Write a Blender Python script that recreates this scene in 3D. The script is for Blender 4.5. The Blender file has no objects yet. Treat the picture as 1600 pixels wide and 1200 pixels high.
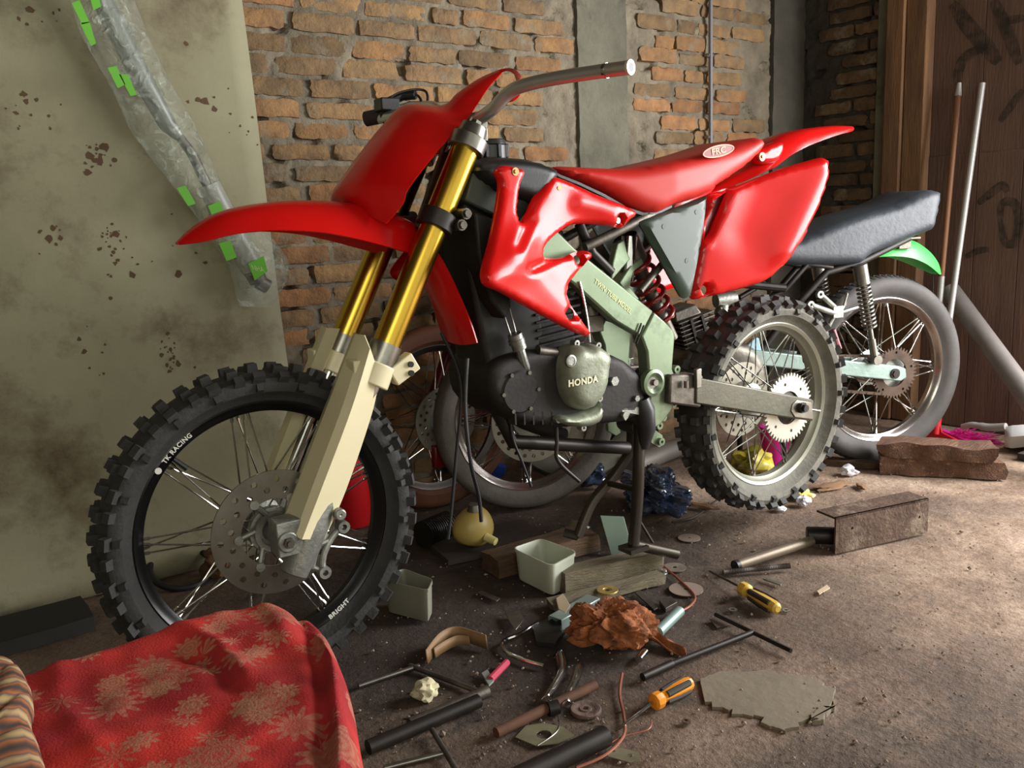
import bpy, math, random
import numpy as np
from mathutils import Vector, Matrix
from mathutils.geometry import delaunay_2d_cdt
random.seed(7); rng = np.random.RandomState(7)
C = bpy.context.scene.collection
SC = bpy.context.scene

# ------------------------------------------------------------ camera, world, lights, exposure
F_PX = 1387.8; YAW = 0.6251; PITCH = 0.1861; ROLL = 0.0421; CAM_H = 0.9289
fwd = np.array([math.sin(YAW)*math.cos(PITCH), math.cos(YAW)*math.cos(PITCH), -math.sin(PITCH)])
rt0 = np.array([math.cos(YAW), -math.sin(YAW), 0.0]); up0 = np.cross(rt0, fwd)
rt = math.cos(ROLL)*rt0 - math.sin(ROLL)*up0; up = math.sin(ROLL)*rt0 + math.cos(ROLL)*up0
CAM = np.array([0, 0, CAM_H])
cd = bpy.data.cameras.new('camera'); co = bpy.data.objects.new('camera', cd); C.objects.link(co)
cd.sensor_width = 36; cd.lens = 36*F_PX/1600; cd.clip_start = 0.05
m = Matrix(((rt[0], up[0], -fwd[0], 0), (rt[1], up[1], -fwd[1], 0), (rt[2], up[2], -fwd[2], CAM_H), (0, 0, 0, 1)))
co.matrix_world = m
SC.camera = co
SC.view_settings.view_transform = 'Standard'; SC.view_settings.look = 'None'
SC.view_settings.gamma = 1; SC.view_settings.use_curve_mapping = False
SC.view_settings.exposure = 0.28
w = bpy.data.worlds.new('world'); SC.world = w; w.use_nodes = True
bg = w.node_tree.nodes['Background']; bg.inputs[0].default_value = (0.86, 0.88, 0.76, 1); bg.inputs[1].default_value = 1.25

def area(name, loc, tgt, sx, sy, power, col):
    l = bpy.data.lights.new(name, 'AREA'); l.shape = 'RECTANGLE'; l.size = sx; l.size_y = sy
    l.energy = power; l.color = col
    o = bpy.data.objects.new(name, l); C.objects.link(o); o.location = loc
    o.rotation_euler = (Vector(tgt)-Vector(loc)).to_track_quat('-Z', 'Y').to_euler()
    return o
area('doorway_daylight', (3.75, 0.15, 1.15), (2.0, 1.5, 0.1), 1.4, 1.8, 140, (1.0, 0.975, 0.985))
area('front_fill', (-1.2, -2.2, 2.2), (0.9, 1.9, 0.9), 1.6, 1.2, 24, (1.0, 0.95, 0.80))  # added fill lamp behind the camera, lifts the left side

# ------------------------------------------------------------ picture <-> place
def ray(x, y): return (x-800)/F_PX*rt - (y-600)/F_PX*up + fwd
def fl(x, y, z=0.0): d = ray(x, y); return CAM + d*(z-CAM_H)/d[2]
def atY(x, y, Y): d = ray(x, y); return CAM + d*Y/d[1]
def atX(x, y, X): d = ray(x, y); return CAM + d*X/d[0]
class Fr:
    "upright plane of a motorcycle: local axes a forward, b to its left side, z up"
    def __init__(s, O, az):
        s.O = np.array([O[0], O[1], 0.0]); s.az = az
        s.u = np.array([math.cos(az), math.sin(az), 0]); s.l = np.array([-math.sin(az), math.cos(az), 0])
    def P(s, x, y, b=0.0):
        d = ray(x, y); t = ((s.O + b*s.l - CAM) @ s.l)/(d @ s.l); p = CAM + t*d - s.O
        return np.array([p @ s.u, p @ s.l, p[2]])
F1 = Fr((2.0755, 1.6247), math.pi-0.0458)
r2 = fl(1372, 577, .335); f2 = fl(822, 651, .30)
F2 = Fr(r2, math.atan2(f2[1]-r2[1], f2[0]-r2[0]))
WB2 = float(np.hypot(*(f2-r2)[:2]))

# ------------------------------------------------------------ materials
def lin(c):
    c = [v/255 for v in c]; return tuple(v/12.92 if v <= .04045 else ((v+.055)/1.055)**2.4 for v in c)+(1,)
def N(nt, t, **kw):
    n = nt.nodes.new(t)
    for k, v in kw.items():
        if k.startswith('i_'): n.inputs[k[2:]].default_value = v
        else: setattr(n, k, v)
    return n
MATS = {}
def mat(name, col, rough=.5, metal=0, col2=None, nscale=8, namt=.5, bump=0, bscale=60, coat=0, trans=0, alpha=1, stretch=None, spec=None, attr=False, grime=None, gscale=3.0, glo=.5, ghi=.62):
    if name in MATS: return MATS[name]
    m = bpy.data.materials.new(name); m.use_nodes = True; nt = m.node_tree; p = nt.nodes['Principled BSDF']; L = nt.links.new
    p.inputs['Roughness'].default_value = rough; p.inputs['Metallic'].default_value = metal
    p.inputs['Base Color'].default_value = lin(col)
    if coat: p.inputs['Coat Weight'].default_value = coat; p.inputs['Coat Roughness'].default_value = .08
    if trans: p.inputs['Transmission Weight'].default_value = trans
    if alpha < 1: p.inputs['Alpha'].default_value = alpha
    if spec is not None: p.inputs['Specular IOR Level'].default_value = spec
    tc = N(nt, 'ShaderNodeTexCoord'); vec = tc.outputs['Object']
    if stretch:
        mp = N(nt, 'ShaderNodeMapping'); mp.inputs['Scale'].default_value = stretch; L(vec, mp.inputs[0]); vec = mp.outputs[0]
    out = None
    if col2 is not None:
        no = N(nt, 'ShaderNodeTexNoise', i_Scale=nscale, i_Detail=6.0, i_Roughness=.62); L(vec, no.inputs['Vector'])
        mr = N(nt, 'ShaderNodeMapRange'); mr.inputs[1].default_value = .5-.22/max(namt, .05)*.5; mr.inputs[2].default_value = .5+.22/max(namt, .05)*.5
        L(no.outputs[0], mr.inputs[0])
        mx = N(nt, 'ShaderNodeMix', data_type='RGBA'); mx.inputs[6].default_value = lin(col); mx.inputs[7].default_value = lin(col2)
        L(mr.outputs[0], mx.inputs[0]); out = mx.outputs[2]
    if attr:
        at = N(nt, 'ShaderNodeAttribute', attribute_name='tone'); mx = N(nt, 'ShaderNodeMix', data_type='RGBA', blend_type='MULTIPLY'); mx.inputs[0].default_value = 1
        if out: L(out, mx.inputs[6])
        else: mx.inputs[6].default_value = lin(col)
        L(at.outputs['Color'], mx.inputs[7]); out = mx.outputs[2]
    if grime is not None:
        no = N(nt, 'ShaderNodeTexNoise', i_Scale=gscale, i_Detail=8.0, i_Roughness=.7); L(vec, no.inputs['Vector'])
        mr = N(nt, 'ShaderNodeMapRange'); mr.inputs[1].default_value = glo; mr.inputs[2].default_value = ghi; L(no.outputs[0], mr.inputs[0])
        mx = N(nt, 'ShaderNodeMix', data_type='RGBA'); mx.inputs[7].default_value = lin(grime); L(mr.outputs[0], mx.inputs[0])
        if out: L(out, mx.inputs[6])
        else: mx.inputs[6].default_value = lin(col)
        out = mx.outputs[2]
    if out: L(out, p.inputs['Base Color'])
    if bump:
        no = N(nt, 'ShaderNodeTexNoise', i_Scale=bscale, i_Detail=5.0, i_Roughness=.6); L(vec, no.inputs['Vector'])
        b = N(nt, 'ShaderNodeBump', i_Strength=bump, i_Distance=.01); L(no.outputs[0], b.inputs['Height']); L(b.outputs[0], p.inputs['Normal'])
    MATS[name] = m; return m
red = mat('red_plastic', (214, 26, 22), .26, coat=.16, spec=.26, col2=(186, 10, 10), nscale=3)
redm = mat('red_seat_vinyl', (190, 30, 20), .48, col2=(200, 36, 24), nscale=6, bump=.05, bscale=400)
rubber = mat('tyre_rubber', (34, 34, 33), .75, col2=(52, 52, 50), nscale=14, bump=.25, bscale=90)
rubdust = mat('dusty_tyre_rubber', (74, 74, 68), .8, col2=(124, 122, 110), nscale=9, bump=.25, bscale=90)
rubold = mat('worn_road_tyre_rubber', (72, 68, 62), .8, col2=(100, 95, 86), nscale=9, bump=.2, bscale=90)
black = mat('black_plastic', (22, 23, 24), .42, col2=(34, 35, 36), nscale=6, bump=.05, bscale=200)
blackm = mat('black_metal', (26, 25, 23), .45, .4, col2=(52, 46, 40), nscale=12)
greasy = mat('greasy_engine_metal', (20, 19, 18), .62, .3, col2=(38, 34, 30), nscale=12, bump=.1, bscale=90)
chrome = mat('chrome', (205, 205, 202), .14, 1, col2=(180, 178, 174), nscale=20)
steel = mat('brushed_steel', (160, 158, 150), .33, .95, col2=(120, 116, 108), nscale=20)
dsteel = mat('dull_steel', (118, 114, 106), .48, .8, col2=(78, 72, 64), nscale=22, bump=.1)
alu = mat('cast_aluminium', (176, 178, 170), .42, .7, col2=(112, 114, 108), nscale=14, bump=.15, bscale=120)
goldm = mat('gold_anodised', (196, 162, 66), .27, 1, col2=(180, 142, 46), nscale=2)
cream = mat('cream_plastic', (222, 214, 178), .38, col2=(212, 202, 164), nscale=4)
rimblack = mat('black_rim', (18, 18, 19), .3, .3)
white = mat('white_print', (214, 212, 204), .5)
framem = mat('silver_green_frame_paint', (136, 154, 126), .36, .5, col2=(112, 128, 102), nscale=5, grime=(70, 76, 62), gscale=7, glo=.55, ghi=.75)
plateg = mat('dark_green_grey_plastic', (44, 60, 50), .45, col2=(54, 70, 58), nscale=5)
springred = mat('red_spring_paint', (120, 16, 16), .3, coat=.4)
wood = mat('old_wood', (96, 72, 48), .8, col2=(62, 44, 30), nscale=5, stretch=(1, 9, 9), bump=.5, bscale=26)
rust = mat('rusty_steel', (98, 76, 60), .78, .2, col2=(70, 50, 38), nscale=16, bump=.5, bscale=70, grime=(128, 112, 94), gscale=9)

# ------------------------------------------------------------ mesh helpers
class MB:
    def __init__(s): s.v = []; s.f = []; s.mi = []
    def add(s, v, f, k=0):
        o = len(s.v); s.v += [tuple(map(float, p)) for p in v]; s.f += [tuple(i+o for i in q) for q in f]; s.mi += [k]*len(f); return s
    def box(s, c, d, R=None, k=0, taper=1.0):
        c = np.array(c, float); d = np.array(d, float)/2; vs = []
        for z in (-1, 1):
            t = taper if z > 0 else 1
            for x, y in ((-1, -1), (1, -1), (1, 1), (-1, 1)):
                p = np.array([x*d[0]*t, y*d[1]*t, z*d[2]])
                if R is not None: p = R @ p
                vs.append(p+c)
        return s.add(vs, [(3, 2, 1, 0), (4, 5, 6, 7), (0, 1, 5, 4), (1, 2, 6, 5), (2, 3, 7, 6), (3, 0, 4, 7)], k)
    def tube(s, pts, r, n=12, k=0, closed=False, cap=True):
        pts = [np.array(p, float) for p in pts]; m = len(pts)
        rs = list(r) if hasattr(r, '__len__') else [r]*m
        prev = None; rings = []
        for i in range(m):
            if closed: t = pts[(i+1) % m]-pts[i-1]
            else: t = pts[min(i+1, m-1)]-pts[max(i-1, 0)]
            L = np.linalg.norm(t); t = t/L if L > 1e-9 else np.array([0, 0, 1.])
            if prev is None:
                a = np.array([0, 0, 1.]) if abs(t[2]) < .9 else np.array([1., 0, 0]); x = np.cross(a, t)
            else: x = prev - t*(prev @ t)
            x = x/np.linalg.norm(x); prev = x; y = np.cross(t, x)
            rings.append([pts[i]+rs[i]*(math.cos(q)*x+math.sin(q)*y) for q in np.linspace(0, 2*math.pi, n, endpoint=False)])
        v = [p for rg in rings for p in rg]; f = []
        for i in range(m if closed else m-1):
            j = (i+1) % m
            for q in range(n): f.append((i*n+q, i*n+(q+1) % n, j*n+(q+1) % n, j*n+q))
        if cap and not closed:
            f.append(tuple(range(n))[::-1]); f.append(tuple((m-1)*n+q for q in range(n)))
        return s.add(v, f, k)
    def lathe(s, prof, axis_o=(0, 0, 0), axis=(0, 1, 0), n=64, k=0, closed=True, ang=(0, 2*math.pi)):
        ax = np.array(axis, float); ax /= np.linalg.norm(ax)
        a = np.array([1., 0, 0]) if abs(ax[0]) < .8 else np.array([0, 1., 0])
        x = a-ax*(a @ ax); x /= np.linalg.norm(x); y = np.cross(ax, x); o = np.array(axis_o, float)
        m = len(prof); full = abs(ang[1]-ang[0]-2*math.pi) < 1e-6
        A = np.linspace(ang[0], ang[1], n, endpoint=not full); v = []
        for q in A:
            d = math.cos(q)*x+math.sin(q)*y
            for (r, h) in prof: v.append(o+r*d+h*ax)
        f = []
        for i in range(n if full else n-1):
            j = (i+1) % n
            for q in range(m if closed else m-1):
                q2 = (q+1) % m; f.append((i*m+q, i*m+q2, j*m+q2, j*m+q))
        return s.add(v, f, k)
    def disc(s, c, r, h, axis=(0, 1, 0), n=32, k=0):
        return s.lathe([(0.0001, -h/2), (r, -h/2), (r, h/2), (0.0001, h/2)], c, axis, n, k)
    def hexa(s, c, r, h, axis=(0, 1, 0), k=0): return s.disc(c, r, h, axis, 6, k)
    def prism(s, pts, off, k=0):
        "closed polygon of 3-D points swept along the vector off"
        n = len(pts); p = [np.array(q, float) for q in pts]; off = np.array(off, float)
        v = p+[q+off for q in p]
        f = [tuple(range(n))[::-1], tuple(range(n, 2*n))]+[(i, (i+1) % n, n+(i+1) % n, n+i) for i in range(n)]
        return s.add(v, f, k)
    def grid(s, rows, k=0, closed_u=False):
        m = len(rows); n = len(rows[0]); v = [p for r in rows for p in r]; f = []
        for i in range(m-1):
            for j in range(n if closed_u else n-1):
                j2 = (j+1) % n; f.append((i*n+j, i*n+j2, (i+1)*n+j2, (i+1)*n+j))
        return s.add(v, f, k)
    def build(s, name, m, parent=None, smooth=35, bevel=0, solid=0, label=None, sub=0, kind=None, loc=None):
        me = bpy.data.meshes.new(name); me.from_pydata(s.v, [], s.f); me.update()
        for mm in (m if isinstance(m, (list, tuple)) else [m]): me.materials.append(mm)
        if isinstance(m, (list, tuple)): me.polygons.foreach_set('material_index', s.mi)
        import bmesh
        bm = bmesh.new(); bm.from_mesh(me); bmesh.ops.recalc_face_normals(bm, faces=bm.faces); bm.to_mesh(me); bm.free()
        if smooth:
            me.shade_smooth(); me.set_sharp_from_angle(angle=math.radians(smooth))
        o = bpy.data.objects.new(name, me); C.objects.link(o)
        if parent: o.parent = parent
        if loc is not None: o.location = loc
        if solid: q = o.modifiers.new('s', 'SOLIDIFY'); q.thickness = solid; q.offset = 0
        if bevel: q = o.modifiers.new('b', 'BEVEL'); q.width = bevel; q.segments = 2; q.limit_method = 'ANGLE'; q.angle_limit = .6
        if sub: q = o.modifiers.new('u', 'SUBSURF'); q.levels = sub; q.render_levels = sub
        if label: o['label'] = label
        if kind: o['kind'] = kind
        return o
def empty(name, loc=(0, 0, 0), rz=0, label=None, cat=None, group=None):
    o = bpy.data.objects.new(name, None); C.objects.link(o); o.location = loc; o.rotation_euler = (0, 0, rz); o.empty_display_size = .1
    if label: tag(o, label, cat, group)
    return o
def tag(o, label, cat, group=None, kind=None):
    o['label'] = label; o['category'] = cat
    if group: o['group'] = group
    if kind: o['kind'] = kind
    return o
def copy_tree(o, parent=None):
    c = o.copy(); C.objects.link(c); c.parent = parent
    for ch in list(o.children): copy_tree(ch, c)
    return c
def cat_rom(P, n=6, closed=True):
    P = [np.array(p, float) for p in P]; m = len(P); out = []
    for i in range(m if closed else m-1):
        p0 = P[i-1] if (closed or i > 0) else P[0]; p1 = P[i]; p2 = P[(i+1) % m]; p3 = P[(i+2) % m] if (closed or i+2 < m) else P[-1]
        for t in np.arange(n)/n:
            out.append(.5*((2*p1)+(-p0+p2)*t+(2*p0-5*p1+4*p2-p3)*t*t+(-p0+3*p1-3*p2+p3)*t**3))
    if not closed: out.append(P[-1])
    return out
def inside(pt, poly):
    x, y = pt[:, 0], pt[:, 1]; r = np.zeros(len(pt), bool); n = len(poly)
    for i in range(n):
        x1, y1 = poly[i]; x2, y2 = poly[(i+1) % n]
        if y1 == y2: continue
        c = ((y1 > y) != (y2 > y)) & (x < (x2-x1)*(y-y1)/(y2-y1)+x1); r ^= c
    return r
def dist(pt, poly):
    d = np.full(len(pt), 1e9); n = len(poly)
    for i in range(n):
        a = np.array(poly[i]); b = np.array(poly[(i+1) % n]); e = b-a; L = e @ e
        if L < 1e-9: continue
        t = np.clip(((pt-a) @ e)/L, 0, 1); q = a+t[:, None]*e; d = np.minimum(d, np.hypot(*(pt-q).T))
    return d
def circle2(x, y, rx, ry=None, n=16, rot=0):
    ry = ry or rx; r = []
    for q in np.linspace(0, 2*math.pi, n, endpoint=False):
        a, b = rx*math.cos(q), ry*math.sin(q); r.append((x+a*math.cos(rot)-b*math.sin(rot), y+a*math.sin(rot)+b*math.cos(rot)))
    return r
def panel(fr, outline, b, bulge=.0, ew=12, thick=.004, holes=(), sp=7, smooth=4, grooves=(), extra=None, back=None, mirror=False):
    """sheet or solid whose side view has the traced outline; b: lateral place (number or function of x,y);
    bulge: how far it swells sideways within ew of its edge; back: lateral place of its far face (solid)"""
    bf = b if callable(b) else (lambda x, y: np.full_like(x, b))
    poly = [tuple(p) for p in (cat_rom(outline, smooth) if smooth > 1 else outline)]
    loops = [poly]+[list(h) for h in holes]
    pts = [p for l in loops for p in l]; edges = []; o = 0
    for l in loops: edges += [(o+i, o+(i+1) % len(l)) for i in range(len(l))]; o += len(l)
    A = np.array(poly); x0, y0 = A.min(0); x1, y1 = A.max(0)
    gx, gy = np.meshgrid(np.arange(x0, x1, sp), np.arange(y0, y1, sp*.87)); gx = gx+(np.arange(gx.shape[0]) % 2)[:, None]*sp/2
    G = np.stack([gx.ravel(), gy.ravel()], 1); ok = inside(G, poly)
    for h in holes: ok &= ~inside(G, h)
    G = G[ok]; dd = dist(G, poly)
    for h in holes: dd = np.minimum(dd, dist(G, h))
    G = G[dd > sp*.45]
    V2, E2, F2_, _, _, _ = delaunay_2d_cdt([Vector(p) for p in pts]+[Vector(p) for p in G], edges, [], 0, 1e-4)
    V2 = np.array([tuple(v) for v in V2]); cen = np.array([V2[list(f)].mean(0) for f in F2_]); ok = inside(cen, poly)
    for h in holes: ok &= ~inside(cen, h)
    T = [tuple(f) for f, k in zip(F2_, ok) if k]
    d = dist(V2, poly)
    for h in holes: d = np.minimum(d, dist(V2, h)*1.5)
    t = np.clip(d/ew, 0, 1); hgt = bulge*np.sqrt(np.clip(1-(1-t)**2, 0, 1))
    for (ax, ay, bx, by, wd, dp) in grooves:
        a = np.array([ax, ay]); e = np.array([bx-ax, by-ay]); tt = np.clip(((V2-a) @ e)/(e @ e), 0, 1); q = a+tt[:, None]*e
        dd = np.hypot(*(V2-q).T); hgt = hgt+dp*np.exp(-(dd/wd)**2)
    if extra is not None: hgt = hgt+extra(V2[:, 0], V2[:, 1], d)
    b0 = bf(V2[:, 0], V2[:, 1])
    base = np.array([fr.P(x, y, bb) for (x, y), bb in zip(V2, b0)])
    front = base.copy(); front[:, 1] += hgt
    bk = base.copy()
    if back is None: bk[:, 1] = front[:, 1]-thick
    elif back == 'mirror': bk[:, 1] = -front[:, 1]
    else: bk[:, 1] = back
    n = len(V2); v = list(front)+list(bk); f = [tuple(t_) for t_ in T]+[tuple(i+n for i in t_[::-1]) for t_ in T]
    cnt = {}
    for t_ in T:
        for i in range(3):
            e = (t_[i], t_[(i+1) % 3]); cnt[e] = cnt.get(e, 0)+1
    for (i, j) in list(cnt):
        if (j, i) not in cnt: f.append((j, i, i+n, j+n))
    mb = MB(); mb.add(v, f)
    if mirror: mb.v = [(p[0], -p[1], p[2]) for p in mb.v]; mb.f = [q[::-1] for q in mb.f]
    return mb
def mir(mb):
    o = MB(); o.v = [(p[0], -p[1], p[2]) for p in mb.v]; o.f = [q[::-1] for q in mb.f]; o.mi = list(mb.mi); return o
def S(off, sc, pts): return [(off[0]+x/sc, off[1]+y/sc) for x, y in pts]
def text_mb(s, size, fn, ext=.0006, space=1.0, bold=0):
    cu = bpy.data.curves.new('t', 'FONT'); cu.body = s; cu.size = size; cu.extrude = 0; cu.space_character = space; cu.align_x = 'CENTER'; cu.align_y = 'CENTER'; cu.offset = bold; cu.resolution_u = 3
    o = bpy.data.objects.new('t', cu); C.objects.link(o); dg = bpy.context.evaluated_depsgraph_get()
    me = bpy.data.meshes.new_from_object(o.evaluated_get(dg)); mb = MB()
    mb.add([fn(v.co.x, v.co.y) for v in me.vertices], [tuple(p.vertices) for p in me.polygons])
    bpy.data.objects.remove(o); bpy.data.curves.remove(cu); bpy.data.meshes.remove(me); return mb
# ------------------------------------------------------------ the room
YW = 2.62; XW = 3.58; CEIL = 2.75
def structure(o): o['kind'] = 'structure'; return o
# floor: uneven concrete with dirt
def floor_mat():
    m = bpy.data.materials.new('dirty_concrete'); m.use_nodes = True; nt = m.node_tree; L = nt.links.new; p = nt.nodes['Principled BSDF']
    p.inputs['Roughness'].default_value = .85
    tc = N(nt, 'ShaderNodeTexCoord'); v = tc.outputs['Object']
    n1 = N(nt, 'ShaderNodeTexNoise', i_Scale=1.7, i_Detail=8.0, i_Roughness=.65); L(v, n1.inputs['Vector'])
    n2 = N(nt, 'ShaderNodeTexNoise', i_Scale=9.0, i_Detail=8.0, i_Roughness=.7); L(v, n2.inputs['Vector'])
    n3 = N(nt, 'ShaderNodeTexNoise', i_Scale=70.0, i_Detail=4.0, i_Roughness=.7); L(v, n3.inputs['Vector'])
    r1 = N(nt, 'ShaderNodeValToRGB'); L(n1.outputs[0], r1.inputs[0]); e = r1.color_ramp.elements
    e[0].position = .36; e[0].color = lin((112, 94, 80)); e[1].position = .62; e[1].color = lin((178, 156, 134))
    q = e.new(.5); q.color = lin((146, 124, 104))
    r2_ = N(nt, 'ShaderNodeMapRange'); r2_.inputs[1].default_value = .42; r2_.inputs[2].default_value = .66; L(n2.outputs[0], r2_.inputs[0])
    # dark floor round the stand: shade under the motorcycle painted in, with greasy dirt
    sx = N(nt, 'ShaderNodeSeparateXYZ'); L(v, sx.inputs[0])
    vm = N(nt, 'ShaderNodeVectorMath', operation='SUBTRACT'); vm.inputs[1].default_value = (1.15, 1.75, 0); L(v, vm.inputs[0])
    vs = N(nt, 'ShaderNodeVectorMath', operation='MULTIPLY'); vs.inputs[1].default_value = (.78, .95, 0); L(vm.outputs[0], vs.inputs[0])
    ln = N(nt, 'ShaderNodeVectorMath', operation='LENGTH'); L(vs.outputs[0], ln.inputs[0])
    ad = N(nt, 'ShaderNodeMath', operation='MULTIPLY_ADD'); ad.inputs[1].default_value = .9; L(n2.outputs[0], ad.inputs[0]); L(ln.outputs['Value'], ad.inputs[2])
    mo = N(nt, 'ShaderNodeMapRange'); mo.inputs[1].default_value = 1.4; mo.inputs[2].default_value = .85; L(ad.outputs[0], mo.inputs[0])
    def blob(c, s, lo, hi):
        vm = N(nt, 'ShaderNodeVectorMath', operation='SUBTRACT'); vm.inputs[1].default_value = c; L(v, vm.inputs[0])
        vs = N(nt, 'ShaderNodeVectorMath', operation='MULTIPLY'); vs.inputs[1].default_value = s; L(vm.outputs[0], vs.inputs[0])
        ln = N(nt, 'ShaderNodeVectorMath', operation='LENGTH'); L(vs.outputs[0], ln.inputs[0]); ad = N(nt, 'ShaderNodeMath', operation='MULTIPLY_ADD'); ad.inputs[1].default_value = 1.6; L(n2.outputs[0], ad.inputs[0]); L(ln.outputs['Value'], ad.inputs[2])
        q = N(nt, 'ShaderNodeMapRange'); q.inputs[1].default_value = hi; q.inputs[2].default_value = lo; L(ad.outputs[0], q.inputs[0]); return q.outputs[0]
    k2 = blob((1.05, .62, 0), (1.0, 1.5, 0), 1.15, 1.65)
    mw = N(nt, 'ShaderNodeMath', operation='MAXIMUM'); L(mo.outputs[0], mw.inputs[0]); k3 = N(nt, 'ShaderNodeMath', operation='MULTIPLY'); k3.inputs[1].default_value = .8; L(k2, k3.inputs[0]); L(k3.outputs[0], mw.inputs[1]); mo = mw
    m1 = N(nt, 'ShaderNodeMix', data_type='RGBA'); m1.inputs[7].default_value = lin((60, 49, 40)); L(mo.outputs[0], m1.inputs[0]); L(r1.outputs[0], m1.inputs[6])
    m2 = N(nt, 'ShaderNodeMix', data_type='RGBA', blend_type='MULTIPLY'); m2.inputs[7].default_value = (.62, .56, .52, 1); L(r2_.outputs[0], m2.inputs[0]); L(m1.outputs[2], m2.inputs[6])
    g3 = N(nt, 'ShaderNodeMapRange'); g3.inputs[1].default_value = .3; g3.inputs[2].default_value = .7; g3.inputs[3].default_value = .7; g3.inputs[4].default_value = 1.25; L(n3.outputs[0], g3.inputs[0])
    m3 = N(nt, 'ShaderNodeVectorMath', operation='SCALE'); L(m2.outputs[2], m3.inputs[0]); L(g3.outputs[0], m3.inputs['Scale'])
    L(m3.outputs[0], p.inputs['Base Color'])
    a2 = N(nt, 'ShaderNodeMath', operation='MULTIPLY_ADD'); a2.inputs[1].default_value = .35; L(n3.outputs[0], a2.inputs[0]); L(n2.outputs[0], a2.inputs[2])
    b = N(nt, 'ShaderNodeBump', i_Strength=.55, i_Distance=.02); L(a2.outputs[0], b.inputs['Height']); L(b.outputs[0], p.inputs['Normal'])
    return m
FLM = floor_mat()
from mathutils import noise
def fz(x, y): return .0035*abs(noise.noise(Vector((x*5+y*2, y*13, 11))))*min(max(1.6-y, 0), 1)-0.001+0.005*noise.noise(Vector((x*2.1, y*2.1, 3)))+0.003*noise.noise(Vector((x*9, y*9, 7)))+.0012*noise.noise(Vector((x*31, y*31, 1)))
mb = MB(); rows = []
for y in np.linspace(-2.6, YW+.1, 210): rows.append([(x, y, fz(x, y)-.004) for x in np.linspace(-1.9, XW+.1, 220)])
mb.grid(rows); structure(mb.build('floor', FLM, smooth=60))
mb = MB(); mb.box((.9, 0, CEIL+.05), (5.8, 5.6, .1)); structure(mb.build('ceiling', mat('dark_roof_boards', (74, 62, 50), .9, col2=(56, 46, 38)), smooth=0))

brickm = mat('old_brick', (154, 124, 86), .9, col2=(112, 92, 70), nscale=13, namt=.7, bump=1.0, bscale=38, attr=True, grime=(126, 118, 100), gscale=8, glo=.54, ghi=.70)
mortarm = mat('rough_mortar', (142, 132, 112), .95, col2=(92, 84, 70), nscale=9, bump=1.0, bscale=40)
concm = mat('rough_concrete', (116, 114, 98), .92, col2=(84, 82, 70), nscale=5, bump=.8, bscale=28, grime=(64, 60, 50), gscale=4, glo=.55, ghi=.7)
def bricks(O, u, n, U, z1, rowh, blen, tones, skip, seed, gap=.022, proud=.008):
    """one mesh of weathered bricks along O+u*t, facing n"""
    rg = np.random.RandomState(seed); O = np.array(O, float); u = np.array(u, float); n = np.array(n, float); Z = np.array([0, 0, 1.])
    v = []; f = []; tone = []
    nr = int(z1/rowh)
    for r in range(nr):
        z = r*rowh+rg.uniform(-.003, .003); t = -rg.uniform(0, blen) if r % 2 else -blen*.5*rg.uniform(.5, 1)
        tilt = rg.uniform(-.004, .004)
        while t < U:
            L = blen*rg.uniform(.82, 1.08); 
            if rg.rand() < .12: L = blen*.5
            a, b = max(t, 0), min(t+L, U); ok = b-a > .035 and not any(a < s1 and b > s0 for s0, s1 in skip)
            if ok:
                h = rowh*rg.uniform(.70, .88); pr = proud+rg.uniform(-.004, .007); zz = z+tilt*(a-U/2)
                nx, nz = 9, 4; base = len(v); c = tones[rg.randint(len(tones))]; k = rg.uniform(.78, 1.14)
                for j in range(nz+1):
                    for i in range(nx+1):
                        fx, fzz = i/nx, j/nz; edge = min(min(fx, 1-fx)*nx, min(fzz, 1-fzz)*nz)
                        dx = rg.uniform(-.004, .004); dz = rg.uniform(-.003, .003)
                        off = pr-(.005 if edge < .5 else 0)+rg.uniform(-.0028, .0028)
                        if (i in (0, nx)) and (j in (0, nz)): dx += .003*(1 if i == 0 else -1); dz += .002*(1 if j == 0 else -1)
                        v.append(O+u*(a+(b-a)*fx+dx)+Z*(zz+h*fzz+dz)+n*off)
                for j in range(nz):
                    for i in range(nx): q = base+j*(nx+1)+i; f.append((q, q+1, q+nx+2, q+nx+1))
                # ring going back into the mortar
                ring = [j*(nx+1) for j in range(nz+1)]
                ring = list(range(nx+1))+[j*(nx+1)+nx for j in range(1, nz+1)]+[nz*(nx+1)+i for i in range(nx-1, -1, -1)]+[j*(nx+1) for j in range(nz-1, 0, -1)]
                bb = len(v)
                for q in ring: v.append(v[base+q]-n*.06)
                for i in range(len(ring)):
                    j = (i+1) % len(ring); f.append((base+ring[i], base+ring[j], bb+j, bb+i))
                tone += [(c[0]*k, c[1]*k, c[2]*k, 1)]*(len(v)-base)
            t += L+gap*rg.uniform(.6, 1.3)
    me = bpy.data.meshes.new('bricks'); me.from_pydata([tuple(p) for p in v], [], f)
    at = me.color_attributes.new('tone', 'FLOAT_COLOR', 'POINT')
    at.data.foreach_set('color', [x for c in tone for x in c]); me.materials.append(brickm); me.update()
    import bmesh
    bm = bmesh.new(); bm.from_mesh(me); bmesh.ops.recalc_face_normals(bm, faces=bm.faces); bm.to_mesh(me); bm.free()
    me.shade_smooth(); me.set_sharp_from_angle(angle=math.radians(50))
    o = bpy.data.objects.new('bricks', me); C.objects.link(o); return o
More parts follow.
